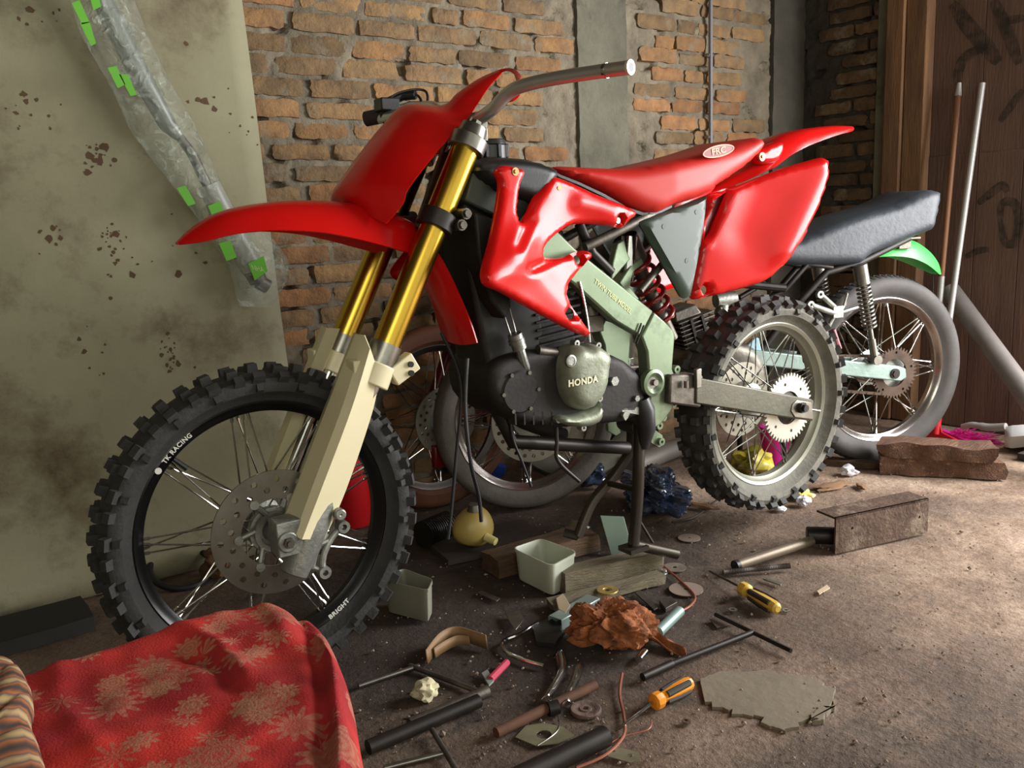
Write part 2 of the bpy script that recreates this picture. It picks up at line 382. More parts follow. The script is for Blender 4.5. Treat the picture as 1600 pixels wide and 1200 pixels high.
def mortar(O, u, n, U, z1, seed, back=.2):
    O = np.array(O, float); u = np.array(u, float); n = np.array(n, float); Z = np.array([0, 0, 1.]); rows = []
    for z in np.linspace(-.05, z1, 260):
        rw = []
        for t in np.linspace(0, U, int(U/.011)):
            h = .008*noise.noise(Vector((t*22, z*26, seed)))+.006*noise.noise(Vector((t*60, z*60, seed+4)))
            pit = noise.noise(Vector((t*11, z*19, seed+2))); h -= .035*min(max(pit-.30, 0)*6, 1); rw.append(O+u*t+Z*z+n*(h-.001))
        rows.append(rw)
    mb = MB(); mb.grid(rows)
    c = O+u*U/2+Z*(z1-.05)/2-n*(back/2+.025); d = np.abs(u)*U+np.abs(n)*back+Z*(z1+.05)
    mb.box(c, d); return mb
warm = [(1.0, .96, .90), (1.10, .95, .82), (.86, .86, .84), (1.06, 1.0, .88), (.74, .74, .74), (1.16, .92, .78)]
X0 = -1.9
wb = mortar((X0, YW, 0), (1, 0, 0), (0, -1, 0), XW-X0, CEIL, 1).build('wall_back', mortarm, smooth=60); structure(wb)
colx = (atY(900, 120, YW)[0], atY(976, 120, YW)[0]); cor = (atY(1203, 100, YW)[0], XW)
b1 = bricks((X0, YW, 0), (1, 0, 0), (0, -1, 0), XW-X0, CEIL, .0625, .205, warm, [(colx[0]-X0-.004, colx[1]-X0+.004), (cor[0]-X0-.01, 9)], 5)
b1.parent = wb
def column(x0, x1, y0, y1, name, m, rough=.012, seed=3):
    "rough cast column between two corners of its plan"
    per = []; 
    for a, b in (((x0, y1), (x0, y0)), ((x0, y0), (x1, y0)), ((x1, y0), (x1, y1)), ((x1, y1), (x0, y1))):
        for t in np.arange(0, 1, .08): per.append((a[0]+(b[0]-a[0])*t, a[1]+(b[1]-a[1])*t))
    cx, cy = (x0+x1)/2, (y0+y1)/2; rows = []
    for z in np.linspace(-.02, CEIL, 150):
        rows.append([(cx+(x-cx)*(1+rough*3*noise.noise(Vector((x*9, z*9, seed)))+rough*3*noise.noise(Vector((y*30, z*30, seed)))), cy+(y-cy)*(1+rough*4*noise.noise(Vector((x*14, z*14, seed+9)))), z) for x, y in per])
    mb = MB(); mb.grid(rows, closed_u=True); return structure(mb.build(name, m, smooth=50))
column(colx[0], colx[1], YW-.014, YW+.12, 'trim_1', concm)
column(cor[0], XW+.1, YW-.02, YW+.1, 'trim_2', mat('dark_concrete', (92, 88, 76), .92, col2=(60, 56, 48), nscale=6, bump=.8, bscale=30), seed=8)
# right wall: bricks, narrow concrete edge, timber post, boards, open doorway
yb = atX(1385, 200, XW)[1]; yp0 = atX(1397, 150, XW)[1]; yp1 = atX(1456, 150, XW)[1]; DOOR = 1.22
wr = mortar((XW, YW, 0), (0, -1, 0), (-1, 0, 0), YW-yp0+.1, CEIL, 12).build('wall_right', mat('shaded_mortar', (72, 66, 56), .95, col2=(50, 46, 40), nscale=9, bump=1.0, bscale=40), smooth=60); structure(wr)  # mortar colour darkened to carry the shade on this wall
dk = [(.46, .44, .46), (.42, .40, .44), (.50, .46, .46), (.38, .36, .38)]  # brick tones lowered: shade of the wall turned from the door
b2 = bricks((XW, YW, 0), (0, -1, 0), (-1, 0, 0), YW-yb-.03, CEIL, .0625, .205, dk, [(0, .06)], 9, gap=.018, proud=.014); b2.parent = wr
mb = MB(); mb.box((XW+.0, yp0+.035, CEIL/2), (.05, .07, CEIL)); structure(mb.build('trim_3', concm, bevel=.005))
woodpost = mat('brown_timber_post', (134, 98, 64), .8, col2=(82, 58, 40), nscale=4, stretch=(6, 6, .7), bump=.5, bscale=30)
mb = MB()
for y0, y1, x in ((yp0, yp0-.075, .055), (yp0-.077, yp1, .04)): mb.box((XW-x/2+.01, (y0+y1)/2, CEIL/2), (x+.06, abs(y0-y1), CEIL))
structure(mb.build('trim_4', woodpost, bevel=.004))
def board_mat():
    m = mat('brown_board', (112, 86, 72), .72, col2=(82, 62, 52), nscale=3, stretch=(4, 4, .5), bump=.3, bscale=30)
    return m
bm_ = board_mat(); seamz = atX(1560, 236, XW)[2]; mb = MB(); mb.box((XW+.07, (yp1+DOOR)/2, CEIL/2), (.03, yp1-DOOR+.1, CEIL)); y = yp1
ws = [.2, .17, .22, .19]; i = 0
while y > DOOR:
    w_ = min(ws[i % 4], y-DOOR); mb.box((XW+.02, y-w_/2, seamz/2), (.045, w_-.0015, seamz)); mb.box((XW+.024, y-w_/2, (seamz-.05+CEIL)/2), (.045, w_-.0015, CEIL-seamz+.05)); y -= w_; i += 1
structure(mb.build('wall_right_boards', bm_, bevel=.002))
mb = MB(); mb.box((XW+.06, DOOR-1.6, 2.42), (.12, 3.2, .66)); mb.box((XW+.06, DOOR-3.4, CEIL/2), (.12, .9, CEIL)); mb.box((XW+.04, DOOR+.02, 1.05), (.1, .07, 2.1)); structure(mb.build('door_1', bm_, bevel=.004))
mb = MB(); mb.box((X0-.05, .2, CEIL/2), (.1, 5.2, CEIL)); structure(mb.build('wall_left', concm, smooth=0))
# sprayed paint strokes on the boards
gm = mat('sprayed_dark_paint', (44, 42, 32), .8)
gnt = gm.node_tree; gtc = N(gnt, 'ShaderNodeTexCoord'); gno = N(gnt, 'ShaderNodeTexNoise', i_Scale=30.0, i_Detail=6.0); gnt.links.new(gtc.outputs['Object'], gno.inputs['Vector']); gmr = N(gnt, 'ShaderNodeMapRange'); gmr.inputs[1].default_value = .35; gmr.inputs[2].default_value = .65; gmr.inputs[3].default_value = .2; gmr.inputs[4].default_value = .75; gnt.links.new(gno.outputs[0], gmr.inputs[0]); gnt.links.new(gmr.outputs[0], gnt.nodes['Principled BSDF'].inputs['Alpha'])
SN = [0]
def stroke(pts, wpx):
    SN[0] += 1
    P = [atX(x, y, XW-.0045-.0007*SN[0]) for x, y in cat_rom(pts, 6, closed=False)]; r = wpx*.5*.0038
    mb = MB(); L = []; R_ = []
    for i, p in enumerate(P):
        t = P[min(i+1, len(P)-1)]-P[max(i-1, 0)]; t[0] = 0; t /= np.linalg.norm(t); s = np.array([0, -t[2], t[1]]); k = r*(1-.5*abs(2*i/(len(P)-1)-1)**3)
        L.append(p+s*k); R_.append(p-s*k)
    mb.grid([L, R_]); return mb
gr = MB()
for pts, wd in (([(1488, 5), (1512, 40), (1540, 72), (1560, 98)], 15), ([(1542, 72), (1510, 88), (1498, 110), (1496, 132)], 11), ([(1552, 0), (1572, 45), (1592, 100)], 12), ([(1572, 32), (1600, 28)], 8), ([(1598, 140), (1580, 165), (1562, 190)], 8)):
    q = stroke(pts, wd); gr.add(q.v, q.f)
g = gr.build('spray_paint', gm, smooth=0); tag(g, 'dark sprayed paint strokes high on the brown boards', 'graffiti')
gr = MB()
for pts, wd in (([(1563, 345), (1566, 318), (1585, 318), (1592, 345), (1586, 378), (1570, 378), (1563, 345)], 9), ([(1528, 318), (1548, 302), (1566, 290), (1574, 300)], 9), ([(1508, 402), (1528, 392), (1545, 390)], 7)):
    q = stroke(pts, wd); gr.add(q.v, q.f)
g = gr.build('spray_paint', gm, smooth=0); tag(g, 'dark sprayed ring and short strokes lower on the brown boards', 'graffiti')

# ------------------------------------------------------------ cement board on the left
pm = mat('stained_cement_board', (166, 163, 134), .85, col2=(138, 132, 106), nscale=1.8, bump=.15, bscale=30, grime=(92, 74, 54), gscale=3.5, glo=.52, ghi=.74)
e0 = atY(376, 0, YW-.13); e1 = atY(449, 575, YW-.17); sl = (e1-e0)/(e1[2]-e0[2])
def ez(z): return e0+sl*(z-e0[2])
a0, a1 = ez(0), ez(2.3); mb = MB(); rows = []
for z in np.linspace(.0, 2.3, 40):
    p = ez(z); rows.append([(x, p[1]+.02*noise.noise(Vector((x*1.4, z*1.4, 5))), z) for x in list(np.linspace(-1.7, p[0], 50))])
mb.grid(rows); o = mb.build('cement_board', pm, solid=.012, smooth=50); tag(o, 'tall grey cement board with brown blotches leaning against the back wall at left', 'board')
# dark mould spots with their own shapes on the board
sp = MB(); rs = np.random.RandomState(4)
for cx, cy, R_, n_ in ((150, 245, 22, 26), (170, 370, 20, 20), (270, 560, 24, 24), (80, 370, 16, 12), (60, 180, 30, 8), (320, 180, 30, 7), (60, 20, 30, 10), (30, 160, 16, 7), (240, 100, 60, 5), (180, 410, 40, 10), (290, 380, 60, 10), (160, 570, 40, 8), (380, 200, 30, 6)):
    for k in range(n_):
        x = cx+rs.normal()*R_*.6; y = cy+rs.normal()*R_*.6; p = ez(0); q = atY(x, y, YW-.15); z = q[2]
        if z < 0: continue
        yy = ez(z)[1]+.02*noise.noise(Vector((q[0]*1.4, z*1.4, 5)))-.0068; q = atY(x, y, yy); r = abs(rs.normal())*.0035+.0018; n_s = 7
        sp.add([(q[0]+r*rs.uniform(.5, 1.3)*math.cos(t), yy, q[2]+r*rs.uniform(.5, 1.3)*math.sin(t)) for t in np.linspace(0, 2*math.pi, n_s, endpoint=False)], [tuple(range(n_s))])
s_ = sp.build('mould_spots', mat('mould', (92, 70, 50), .9), parent=o, smooth=0, kind='stuff')

# conduit on the wall with two clips
p0 = atY(1111, 0, YW-.03); cz = MB(); cz.tube([(p0[0], YW-.028, CEIL), (p0[0], YW-.028, 1.0)], .009)
con = cz.build('conduit', mat('grey_conduit', (116, 116, 120), .5, .2)); tag(con, 'thin grey conduit pipe running down the brick wall', 'pipe')
for y in (86, 214):
    z = atY(1110, y, YW-.03)[2]; cz = MB(); cz.box((p0[0], YW-.02, z), (.04, .022, .012)); cz.disc((p0[0]-.016, YW-.034, z), .004, .006); cz.build('clip', steel, con, bevel=.001)
# ------------------------------------------------------------ wheels
def wheel_parts(parent, loc, name, R, rl, tw, rw, rimmat, tyremat, knobs=0, hub_r=.03, hub_w=.11, spoke_r=.0019, nsp=36, kh=.014, seed=1, grooves=False, knobmat=None):
    """rim mesh at loc (plane a-z, axle along b) carrying tyre, hub and spokes"""
    mb = MB(); w_ = rw
    prof = [(rl, w_), (rl-.004, w_+.002), (rl-.012, w_-.003), (rl-.016, w_*.62), (rl-.024, w_*.35), (rl-.024, -w_*.35), (rl-.016, -w_*.62), (rl-.012, -w_+.003), (rl-.004, -w_-.002), (rl, -w_), (rl-.004, -w_+.004), (rl-.01, -w_*.5), (rl-.01, w_*.5), (rl-.004, w_-.004)]
    mb.lathe(prof, n=96); rim = mb.build(name, rimmat, parent, smooth=30, loc=loc)
    mb = MB(); Rc = R-(kh if knobs else 0); h = tw
    half = [(rl-.006, w_*.9), (rl+.004, w_+.003), (rl+.012, w_+.010), (rl+(Rc-rl)*.35, h*.93), (rl+(Rc-rl)*.6, h), (rl+(Rc-rl)*.82, h*.9), (rl+(Rc-rl)*.94, h*.62), (Rc, h*.25)]
    prof = half+[(r, -b) for r, b in half[::-1]]; mb.lathe(prof, n=112)
    if knobmat: mb.mi = [1 if 5 <= (i % 16) <= 9 else 0 for i in range(len(mb.f))]
    rg = random.Random(seed)
    if knobs:
        for i in range(knobs):
            q = 2*math.pi*i/knobs; er = np.array([math.cos(q), 0, math.sin(q)]); et = np.array([-math.sin(q), 0, math.cos(q)]); ew = np.array([0, 1., 0])
            arc = 2*math.pi*Rc/knobs
            def knob(phase, bb, rr, tilt, dt, dw, dh):
                q2 = q+phase*2*math.pi/knobs; e1 = np.array([math.cos(q2), 0, math.sin(q2)]); e2 = np.array([-math.sin(q2), 0, math.cos(q2)])
                up_ = math.cos(tilt)*e1+math.sin(tilt)*ew; sd = -math.sin(tilt)*e1+math.cos(tilt)*ew
                mb.box(e1*rr+ew*bb, (dw, dt, dh), np.array([sd, e2, up_]).T, k=1, taper=.82)
            if i % 2: knob(0, 0, Rc+.005, 0, arc*.5, h*.62, kh+.008)
            else:
                knob(0, h*.42, Rc+.003, .22, arc*.52, h*.42, kh+.008); knob(0, -h*.42, Rc+.003, -.22, arc*.52, h*.42, kh+.008)
            for s in (1, -1):
                knob(.0 if i % 2 else .12, s*h*.86, Rc-.011+(.0 if i % 2 else -.002), s*.72, arc*(.62 if i % 2 else .5), h*.36, kh+.018)
                if i % 2: knob(.0, s*h*1.0, Rc-.026, s*1.2, arc*.34, .016, kh-.002)
    if grooves:
        pass
    t = mb.build('tyre', [tyremat, knobmat or tyremat], rim, smooth=40)
    mb = MB(); hw = hub_w/2
    mb.lathe([(.008, -hw-.012), (.02, -hw-.012), (.022, -hw), (hub_r+.018, -hw+.002), (hub_r+.02, -hw+.012), (hub_r, -hw+.018), (hub_r*.8, 0), (hub_r, hw-.018), (hub_r+.02, hw-.012), (hub_r+.018, hw-.002), (.022, hw), (.02, hw+.012), (.008, hw+.012)], n=40)
    mb.build('hub', alu, rim)
    base = []
    for s in (1, -1):
        for d in (1, -1):
            mb = MB(); bh = s*(hw-.008); rh = hub_r+.014; a1 = d*.36
            p0 = np.array([rh*math.cos(a1*1.9), bh, rh*math.sin(a1*1.9)]); off = (.087 if s > 0 else 0)+(0.02 if d > 0 else -.02)
            p1 = np.array([(rl-.022)*math.cos(off), s*w_*.12, (rl-.022)*math.sin(off)])
            e = (p0-p1)/np.linalg.norm(p0-p1)
            mb.tube([p0, p1], spoke_r, 6); mb.tube([p1-e*.002, p1+e*.014], spoke_r*1.8, 6)
            base.append(mb)
    for bi, mb in enumerate(base):
        o = mb.build('spoke', chrome, rim)
        for k in range(1, nsp//4):
            c = o.copy(); C.objects.link(c); c.parent = rim; c.rotation_euler = (0, 2*math.pi*k/(nsp//4), 0)
    return rim
def brake_disc(parent, b, ro, ri, holes, mt=None, name='brake_disc', th=.004, wavy=0):
    "pierced brake disc at lateral place b, about the wheel axle"
    out = [(ro*math.cos(q)*(1+wavy*math.sin(9*q)), ro*math.sin(q)*(1+wavy*math.sin(9*q))) for q in np.linspace(0, 2*math.pi, 96, endpoint=False)]
    inn = circle2(0, 0, ri, n=40); H = []
    for k in range(holes):
        q = 2*math.pi*k/holes
        for j, rr in enumerate((.86, .70)):
            H.append(circle2(math.cos(q+j*math.pi/holes)*ro*rr, math.sin(q+j*math.pi/holes)*ro*rr, ro*.05, n=10))
    return flat(out, [inn]+H, b, th).build(name, mt or steel, parent)
def flat(out, holes, b, th, f=None):
    "flat plate with holes, in the a-z plane"
    loops = [out]+holes; pts = [p for l in loops for p in l]; edges = []; o = 0
    for l in loops: edges += [(o+i, o+(i+1) % len(l)) for i in range(len(l))]; o += len(l)
    V2, _, Fc, _, _, _ = delaunay_2d_cdt([Vector(p) for p in pts], edges, [], 0, 1e-7); V2 = np.array([tuple(v) for v in V2]); T = []
    cen = np.array([V2[list(t)].mean(0) for t in Fc]); ok = inside(cen, out)
    for h in holes: ok &= ~inside(cen, h)
    T = [tuple(t) for t, k in zip(Fc, ok) if k]; n = len(V2); cnt = set()
    for t in T:
        for i in range(3): cnt.add((t[i], t[(i+1) % 3]))
    f = list(T)+[tuple(i+n for i in t[::-1]) for t in T]+[(j, i, i+n, j+n) for i, j in cnt if (j, i) not in cnt]
    return MB().add([(x, b+th/2, y) for x, y in V2]+[(x, b-th/2, y) for x, y in V2], f)
def ring_text(parent, s, size, r, a0, b, side=1, m=None, name='lettering', label=None, space=1.0, inward=False):
    "text bent round a wheel; a0 = angle where it is centred"
    def fn(x, y):
        rr = r+y; q = a0-x/r*side
        return (rr*math.cos(q), b, rr*math.sin(q))
    o = text_mb(s, size, fn, space=space, bold=size*.03).build(name, m or white, parent, smooth=0, label=label); return o

# ------------------------------------------------------------ the red off-road motorcycle
P1 = F1.P
bike = empty('dirt_bike', (F1.O[0], F1.O[1], 0), F1.az, 'red off-road motorcycle with gold fork held up on its stand mid garage', 'motorcycle')
WB = 1.4849; ZF = .338; ZR = .3637
fw = wheel_parts(bike, (WB, 0, ZF), 'front_wheel', .328, .2586, .047, .022, rimblack, rubber, knobs=44, hub_r=.028, hub_w=.09, seed=2)
rw_ = wheel_parts(bike, (0, 0, ZR), 'rear_wheel', .313, .240, .060, .030, mat('grey_rim', (168, 168, 152), .4, .55, col2=(140, 140, 126), nscale=5), rubdust, knobs=38, hub_r=.032, hub_w=.12, seed=5, knobmat=mat('knob_rubber', (40, 40, 38), .75, col2=(70, 70, 66), nscale=22))
d = brake_disc(fw, .058, .125, .068, 15, mat('worn_brake_disc', (146, 142, 132), .34, .9, col2=(104, 98, 90), nscale=7))
mb = MB()
for k in range(6):
    q = k*math.pi/3; mb.tube([(.035*math.cos(q+.25), .052, .035*math.sin(q+.25)), (.072*math.cos(q), .056, .072*math.sin(q))], .006, 8); mb.disc((.073*math.cos(q), .058, .073*math.sin(q)), .009, .009)
mb.lathe([(.030, .05), (.040, .05), (.040, .058), (.030, .058)], n=32); mb.build('disc_carrier', alu, fw)
# rim lettering as in the photo
def wang(W, x, y, bike_z):
    p = P1(x, y, .02); return math.atan2(p[2]-bike_z, p[0]-W)
ring_text(fw, 'TK RACING', .0125, .2505, wang(WB, 283, 706, ZF), .0250, side=-1, space=1.1)
ring_text(fw, 'BRIGHT', .017, .2505, wang(WB, 547, 972, ZF), .0250, side=-1, space=1.1) if False else None
def rt2(x, y):
    a0 = wang(WB, 547, 972, ZF); rr = .2505-y; q = a0-x/.2505; return (rr*math.cos(q), .0250, rr*math.sin(q))
text_mb('BRIGHT', .0145, rt2, space=1.1, bold=.0005).build('lettering', white, fw, smooth=0)
mb = MB(); a0 = wang(WB, 254, 739, ZF); mb.disc((.2505*math.cos(a0), .0250, .2505*math.sin(a0)), .0062, .001); mb.build('round_emblem', white, fw)
mb = MB(); a0 = wang(WB, 280, 724, ZF); mb.tube([(.236*math.cos(a0), .01, .236*math.sin(a0)), (.205*math.cos(a0), .012, .205*math.sin(a0))], [.005, .006], 8); mb.build('valve', black, fw)
# rear: sprocket with teeth, pierced disc
def sprocket(parent, b, R_, teeth, ri, mt, nh=5, hr=.010):
    out = []
    for i in range(teeth*4):
        q = 2*math.pi*i/(teeth*4); r = R_ if i % 4 in (1, 2) else R_-.010; out.append((r*math.cos(q), r*math.sin(q)))
    H = [circle2(0, 0, ri, n=32)]
    for k in range(nh): q = 2*math.pi*(k+.3)/nh; H.append(circle2(math.cos(q)*(ri+.022), math.sin(q)*(ri+.022), .005, n=8))
    return flat(out, H, b, .006).build('sprocket', mt, parent)
sprocket(rw_, .085, .100, 46, .048, mat('pale_sprocket', (206, 204, 192), .4, .55, col2=(180, 176, 162), nscale=12), 6)
mb = MB(); mb.lathe([(.018, .045), (.047, .06), (.046, .082), (.02, .084)], n=32); mb.build('sprocket_carrier', blackm, rw_)
brake_disc(rw_, -.085, .112, .055, 16, mat('pale_brake_disc', (176, 172, 156), .42, .6, col2=(140, 134, 120), nscale=9))
rt_ = ring_text(rw_, '110/90-18', .013, .268, wang(0, 1265, 742, ZR), .0568, m=rubold) if False else None

# --- fork (everything mirrored for the right leg)
ft = np.array([1.000, .105, 1.13]); fb = np.array([1.462, .105, .28]); fd = (fb-ft)/np.linalg.norm(fb-ft)
fpn = np.array([-fd[2], 0, fd[0]]); fpn = fpn if fpn[0] > 0 else -fpn      # forward, square to the leg
def leg(z): return ft+fd*((z-ft[2])/fd[2])
zt = P1(728, 222, .105)[2]; zm = P1(600, 547, .105)[2]
for s in (1, -1):
    def put(mb, name, m, **k): return (mb if s > 0 else mir(mb)).build(name, m, bike, **k)
    mb = MB(); mb.tube([leg(zt), leg(zm)], .0285, 32); put(mb, 'fork_tube', goldm)
    mb = MB(); mb.tube([leg(zm+.012), leg(zm-.03)], .032, 28); mb.tube([leg(zm-.03), leg(zm-.034)], [.032, .024], 28); put(mb, 'fork_seal_collar', steel)
    mb = MB(); mb.tube([leg(zm-.02), leg(.36)], .0235, 24); put(mb, 'fork_slider', chrome)
    # axle lug: cast foot that holds the axle and the caliper mount
    mb = MB(); mb.tube([leg(.405), leg(.36), leg(.30), leg(.262)], [.026, .031, .030, .027], 20)
    c = leg(.345); mb.tube([(WB, .062, ZF), (WB, .135, ZF)], .021, 20)
    mb.box(np.array([WB-.005, .105, ZF+.005])*1.0, (.05, .05, .07))
    mb.disc((leg(.37)+np.array([-.035, .01, .0])), .012, .05)
    o = put(mb, 'axle_lug', alu, bevel=.003)
    mb = MB(); mb.hexa((WB, .137, ZF), .011, .010); mb.disc((WB, .144, ZF), .006, .006); q = (mb if s > 0 else mir(mb)).build('axle_nut', dsteel, o)
    # folded plastic guard in front of the slider
    rowsL = []
    E0 = [(555, 522, .075), (512, 632, .075), (465, 755, .075), (435, 832, .075)]   # front edge
    E1 = [(569, 524, .112), (536, 632, .126), (490, 755, .128), (460, 837, .128)]     # crease one
    E2 = [(578, 545, .138), (549, 640, .142), (503, 762, .142), (472, 843, .142)]   # crease two
    E3 = [(592, 582, .128), (583, 640, .125), (541, 765, .125), (507, 842, .12)]      # back edge
    for E in (E0, E1, E2, E3): rowsL.append([P1(*q) for q in cat_rom(E, 6, closed=False)])
    def shift(r, v): return [np.array(p)+v for p in r]
    mb = MB(); rin = [r for r in rowsL]
    inner = [shift(rowsL[0], np.array([-.004, .004, 0])), shift(rowsL[1], np.array([-.004, -.004, 0])), shift(rowsL[2], np.array([-.003, -.004, 0])), shift(rowsL[3], np.array([-.001, -.004, 0]))]
    mb.grid(rowsL); mb.grid(inner[::-1])
    for a, b in ((rowsL[0], inner[0]), (rowsL[3], inner[3])): mb.grid([a, b])
    for i in (0, -1): mb.grid([[r[i] for r in rowsL], [r[i] for r in inner]])
    # shallow web from the front edge round the inside of the slider
    web = [np.array(p)+np.array([-.012, -.035, 0]) for p in rowsL[0]]; mb.grid([rowsL[0], web]); mb.grid([shift(web, np.array([-.004, 0, 0])), shift(rowsL[0], np.array([-.004, 0, 0]))])
    # pointed top fin
    g_ = put(mb, 'fork_guard', cream, smooth=18)
    
    mb = MB(); zc = zm-.045; mb.tube([leg(zc+.02), leg(zc-.02)], .036, 24); c = leg(zc)
    mb.box(c+np.array([-.055, .012, .005]), (.06, .03, .04), np.array([[fd[2]*-1, 0, -fd[0]], [0, 1, 0], [fd[0], 0, -fd[2]]]).T)
    mb.box(c+fpn*.03, (.05, .04, .04))
    cl = put(mb, 'guard_clamp', cream, bevel=.003)
    for dz in (.009, -.009):
        mb = MB(); mb.disc(c+np.array([-.067, .029, .005+dz]), .006, .006); (mb if s > 0 else mir(mb)).build('clamp_bolt', blackm, cl)
    mb = MB(); 
    mb.disc(P1(450, 826, .122), .007, .008)
    q_ = (mb if s > 0 else mir(mb)).build('guard_bolt', blackm, g_)
# small recess marks on the guard's front face are its moulded tabs
# caliper bracket on the left foot
mb = MB(); arc = [P1(x, y, .095) for x, y in cat_rom([(535, 822), (520, 838), (508, 860), (504, 880), (506, 893)], 5, closed=False)]
mb.tube(arc, .0065, 10); arc2 = [P1(x, y, .09) for x, y in cat_rom([(512, 834), (500, 850), (492, 870), (488, 888)], 5, closed=False)]; mb.tube(arc2, .006, 8)
for q in ((535, 822), (506, 893)): c = P1(*q, .098); mb.lathe([(.006, -.010), (.0125, -.010), (.0125, .010), (.006, .010)], c, n=20)
mb.tube([P1(490, 886, .09), P1(506, 893, .095)], .006, 8); mb.tube([P1(500, 850, .092), P1(520, 842, .095)], .006, 8)
mb.build('caliper_bracket', alu, bike)
# yokes, stem
ctr = lambda z: np.array([leg(z)[0]-.038, 0, z])
for nm, z, h, m_ in (('upper_yoke', zt-.004, .030, steel), ('lower_yoke', P1(672, 345, .105)[2], .036, blackm)):
    mb = MB()
    for s in (1, -1):
        c = leg(z)*np.array([1, s, 1]); mb.tube([c-fd*h/2, c+fd*h/2], .039, 28)
        pts = [c+np.array([-.02, -s*.02, .0])-fd*h*.4, ctr(z)+np.array([-.03, 0, 0])-fd*h*.4, ctr(z)+np.array([.03, 0, 0])-fd*h*.4, c+np.array([.03, -s*.02, 0])-fd*h*.4]
        mb.prism(pts, fd*h*.8)
    o = mb.build(nm, m_, bike, bevel=.002)
    if nm == 'lower_yoke':
        for s in (1, -1):
            for dz in (.011, -.011):
                mb = MB(); c = leg(z+dz)*np.array([1, s, 1])+np.array([-.042, s*.012, 0]); mb.tube([c+np.array([0, -.03, 0]), c+np.array([0, .028, 0])], .0115, 12); mb.tube([c+np.array([0, .02*s, 0]), c+np.array([0, .036*s, 0])], .008, 8); mb.build('pinch_bolt', dsteel, o)
mb = MB(); mb.tube([ctr(zt)+np.array([0, 0, .01]), ctr(P1(672, 345, .105)[2])-np.array([0, 0, .01])], .03, 20); mb.build('steering_stem', blackm, bike)
for s in (1, -1):
    mb = MB(); c = leg(zt+.022)*np.array([1, s, 1]); mb.tube([c+fd*.012, c-fd*.01], [.031, .027], 24); mb.hexa(c-fd*.016, .012, .012, -fd); mb.build('fork_cap', steel, bike)
# handlebar with grip side controls
hb = [P1(985, 105, .40), P1(935, 112, .33), P1(870, 122, .25), P1(820, 133, .19), P1(795, 145, .155), P1(770, 170, .12), P1(748, 186, .07), P1(735, 190, .03)]
hb = [np.array(p) for p in hb]; mid = hb[-1].copy(); mid[1] = 0; 
rightend = P1(588, 186, -.37); hbR = [mid+np.array([0, -.03, 0]), mid+np.array([.0, -.07, .003]), mid*.55+rightend*.45+np.array([-.02, .02, .03]), mid*.25+rightend*.75+np.array([-.005, 0, .012]), rightend]
path = cat_rom(hb+hbR, 6, closed=False)
mb = MB(); mb.tube(path, .0135, 20); hbo = mb.build('handlebar', mat('satin_bar', (196, 192, 184), .32, .8), bike)
e_ = hb[0]; t_ = (hb[0]-hb[1])/np.linalg.norm(hb[0]-hb[1])
mb = MB(); mb.lathe([(.0085, -.004), (.0142, -.004), (.0142, .0015), (.0085, .0015)], e_, t_, n=28); mb.build('bar_end_ring', mat('pale_bar_end', (208, 200, 170), .4, .3), hbo)
mb = MB(); mb.disc(e_+t_*.0002, .0086, .002, t_); mb.build('bar_end_hole', black, hbo)
mb = MB(); mb.lathe([(.0135, 0), (.0142, 0), (.0142, .006), (.0135, .006)], e_-t_*.058, t_, n=28); mb.build('bar_band', chrome, hbo)
for s in (1, -1):
    c = mid+np.array([0, s*.05, -.006]); mb = MB(); mb.tube([c+np.array([0, -.014, 0]), c+np.array([0, .014, 0])], .023, 20); mb.box(c+np.array([0, 0, -.022]), (.044, .028, .03)); mb.build('bar_clamp', steel, bike, bevel=.002)
# throttle grip, brake perch, lever and cables on the far end
g0 = np.array(P1(572, 186, -.385)); g1 = np.array(P1(600, 180, -.345)); gd = (g1-g0)/np.linalg.norm(g1-g0)
mb = MB(); mb.tube([g0, g1], .0185, 20); mb.build('grip', mat('worn_grip', (52, 40, 36), .7), hbo)
mb = MB(); mb.tube([g1, g1+gd*.01, g1+gd*.04], [.026, .029, .024], 20); mb.box(g1+gd*.03+np.array([.02, 0, .018]), (.05, .045, .03)); mb.tube([P1(606, 160, -.34), P1(628, 150, -.33), P1(650, 148, -.30)], .012, 10)
mb.build('throttle_housing', black, hbo, bevel=.003)
mb = MB(); mb.tube(cat_rom([P1(612, 170, -.32), P1(640, 160, -.31), P1(668, 160, -.30), P1(690, 166, -.28)], 5, False), [.006]*15+[.005], 10) if False else mb.tube([P1(612, 172, -.32), P1(640, 162, -.31), P1(668, 161, -.30), P1(690, 168, -.28)], .006, 10); mb.build('brake_lever', alu, hbo)
for pts in ([(600, 178, -.33), (612, 152, -.33), (640, 141, -.31), (664, 142, -.29), (668, 158, -.27), (662, 178, -.24), (668, 215, -.2)], [(600, 176, -.33), (618, 158, -.33), (645, 147, -.3), (658, 158, -.28), (655, 190, -.22)]):
    mb = MB(); mb.tube(cat_rom([P1(*p) for p in pts], 6, False), .0032, 8); mb.build('cable', black, hbo)
mb = MB(); mb.tube(cat_rom([P1(748, 206, .05), P1(762, 218, .02), P1(766, 232, 0), P1(760, 250, 0)], 6, False), .003, 8); mb.build('cable', black, hbo)

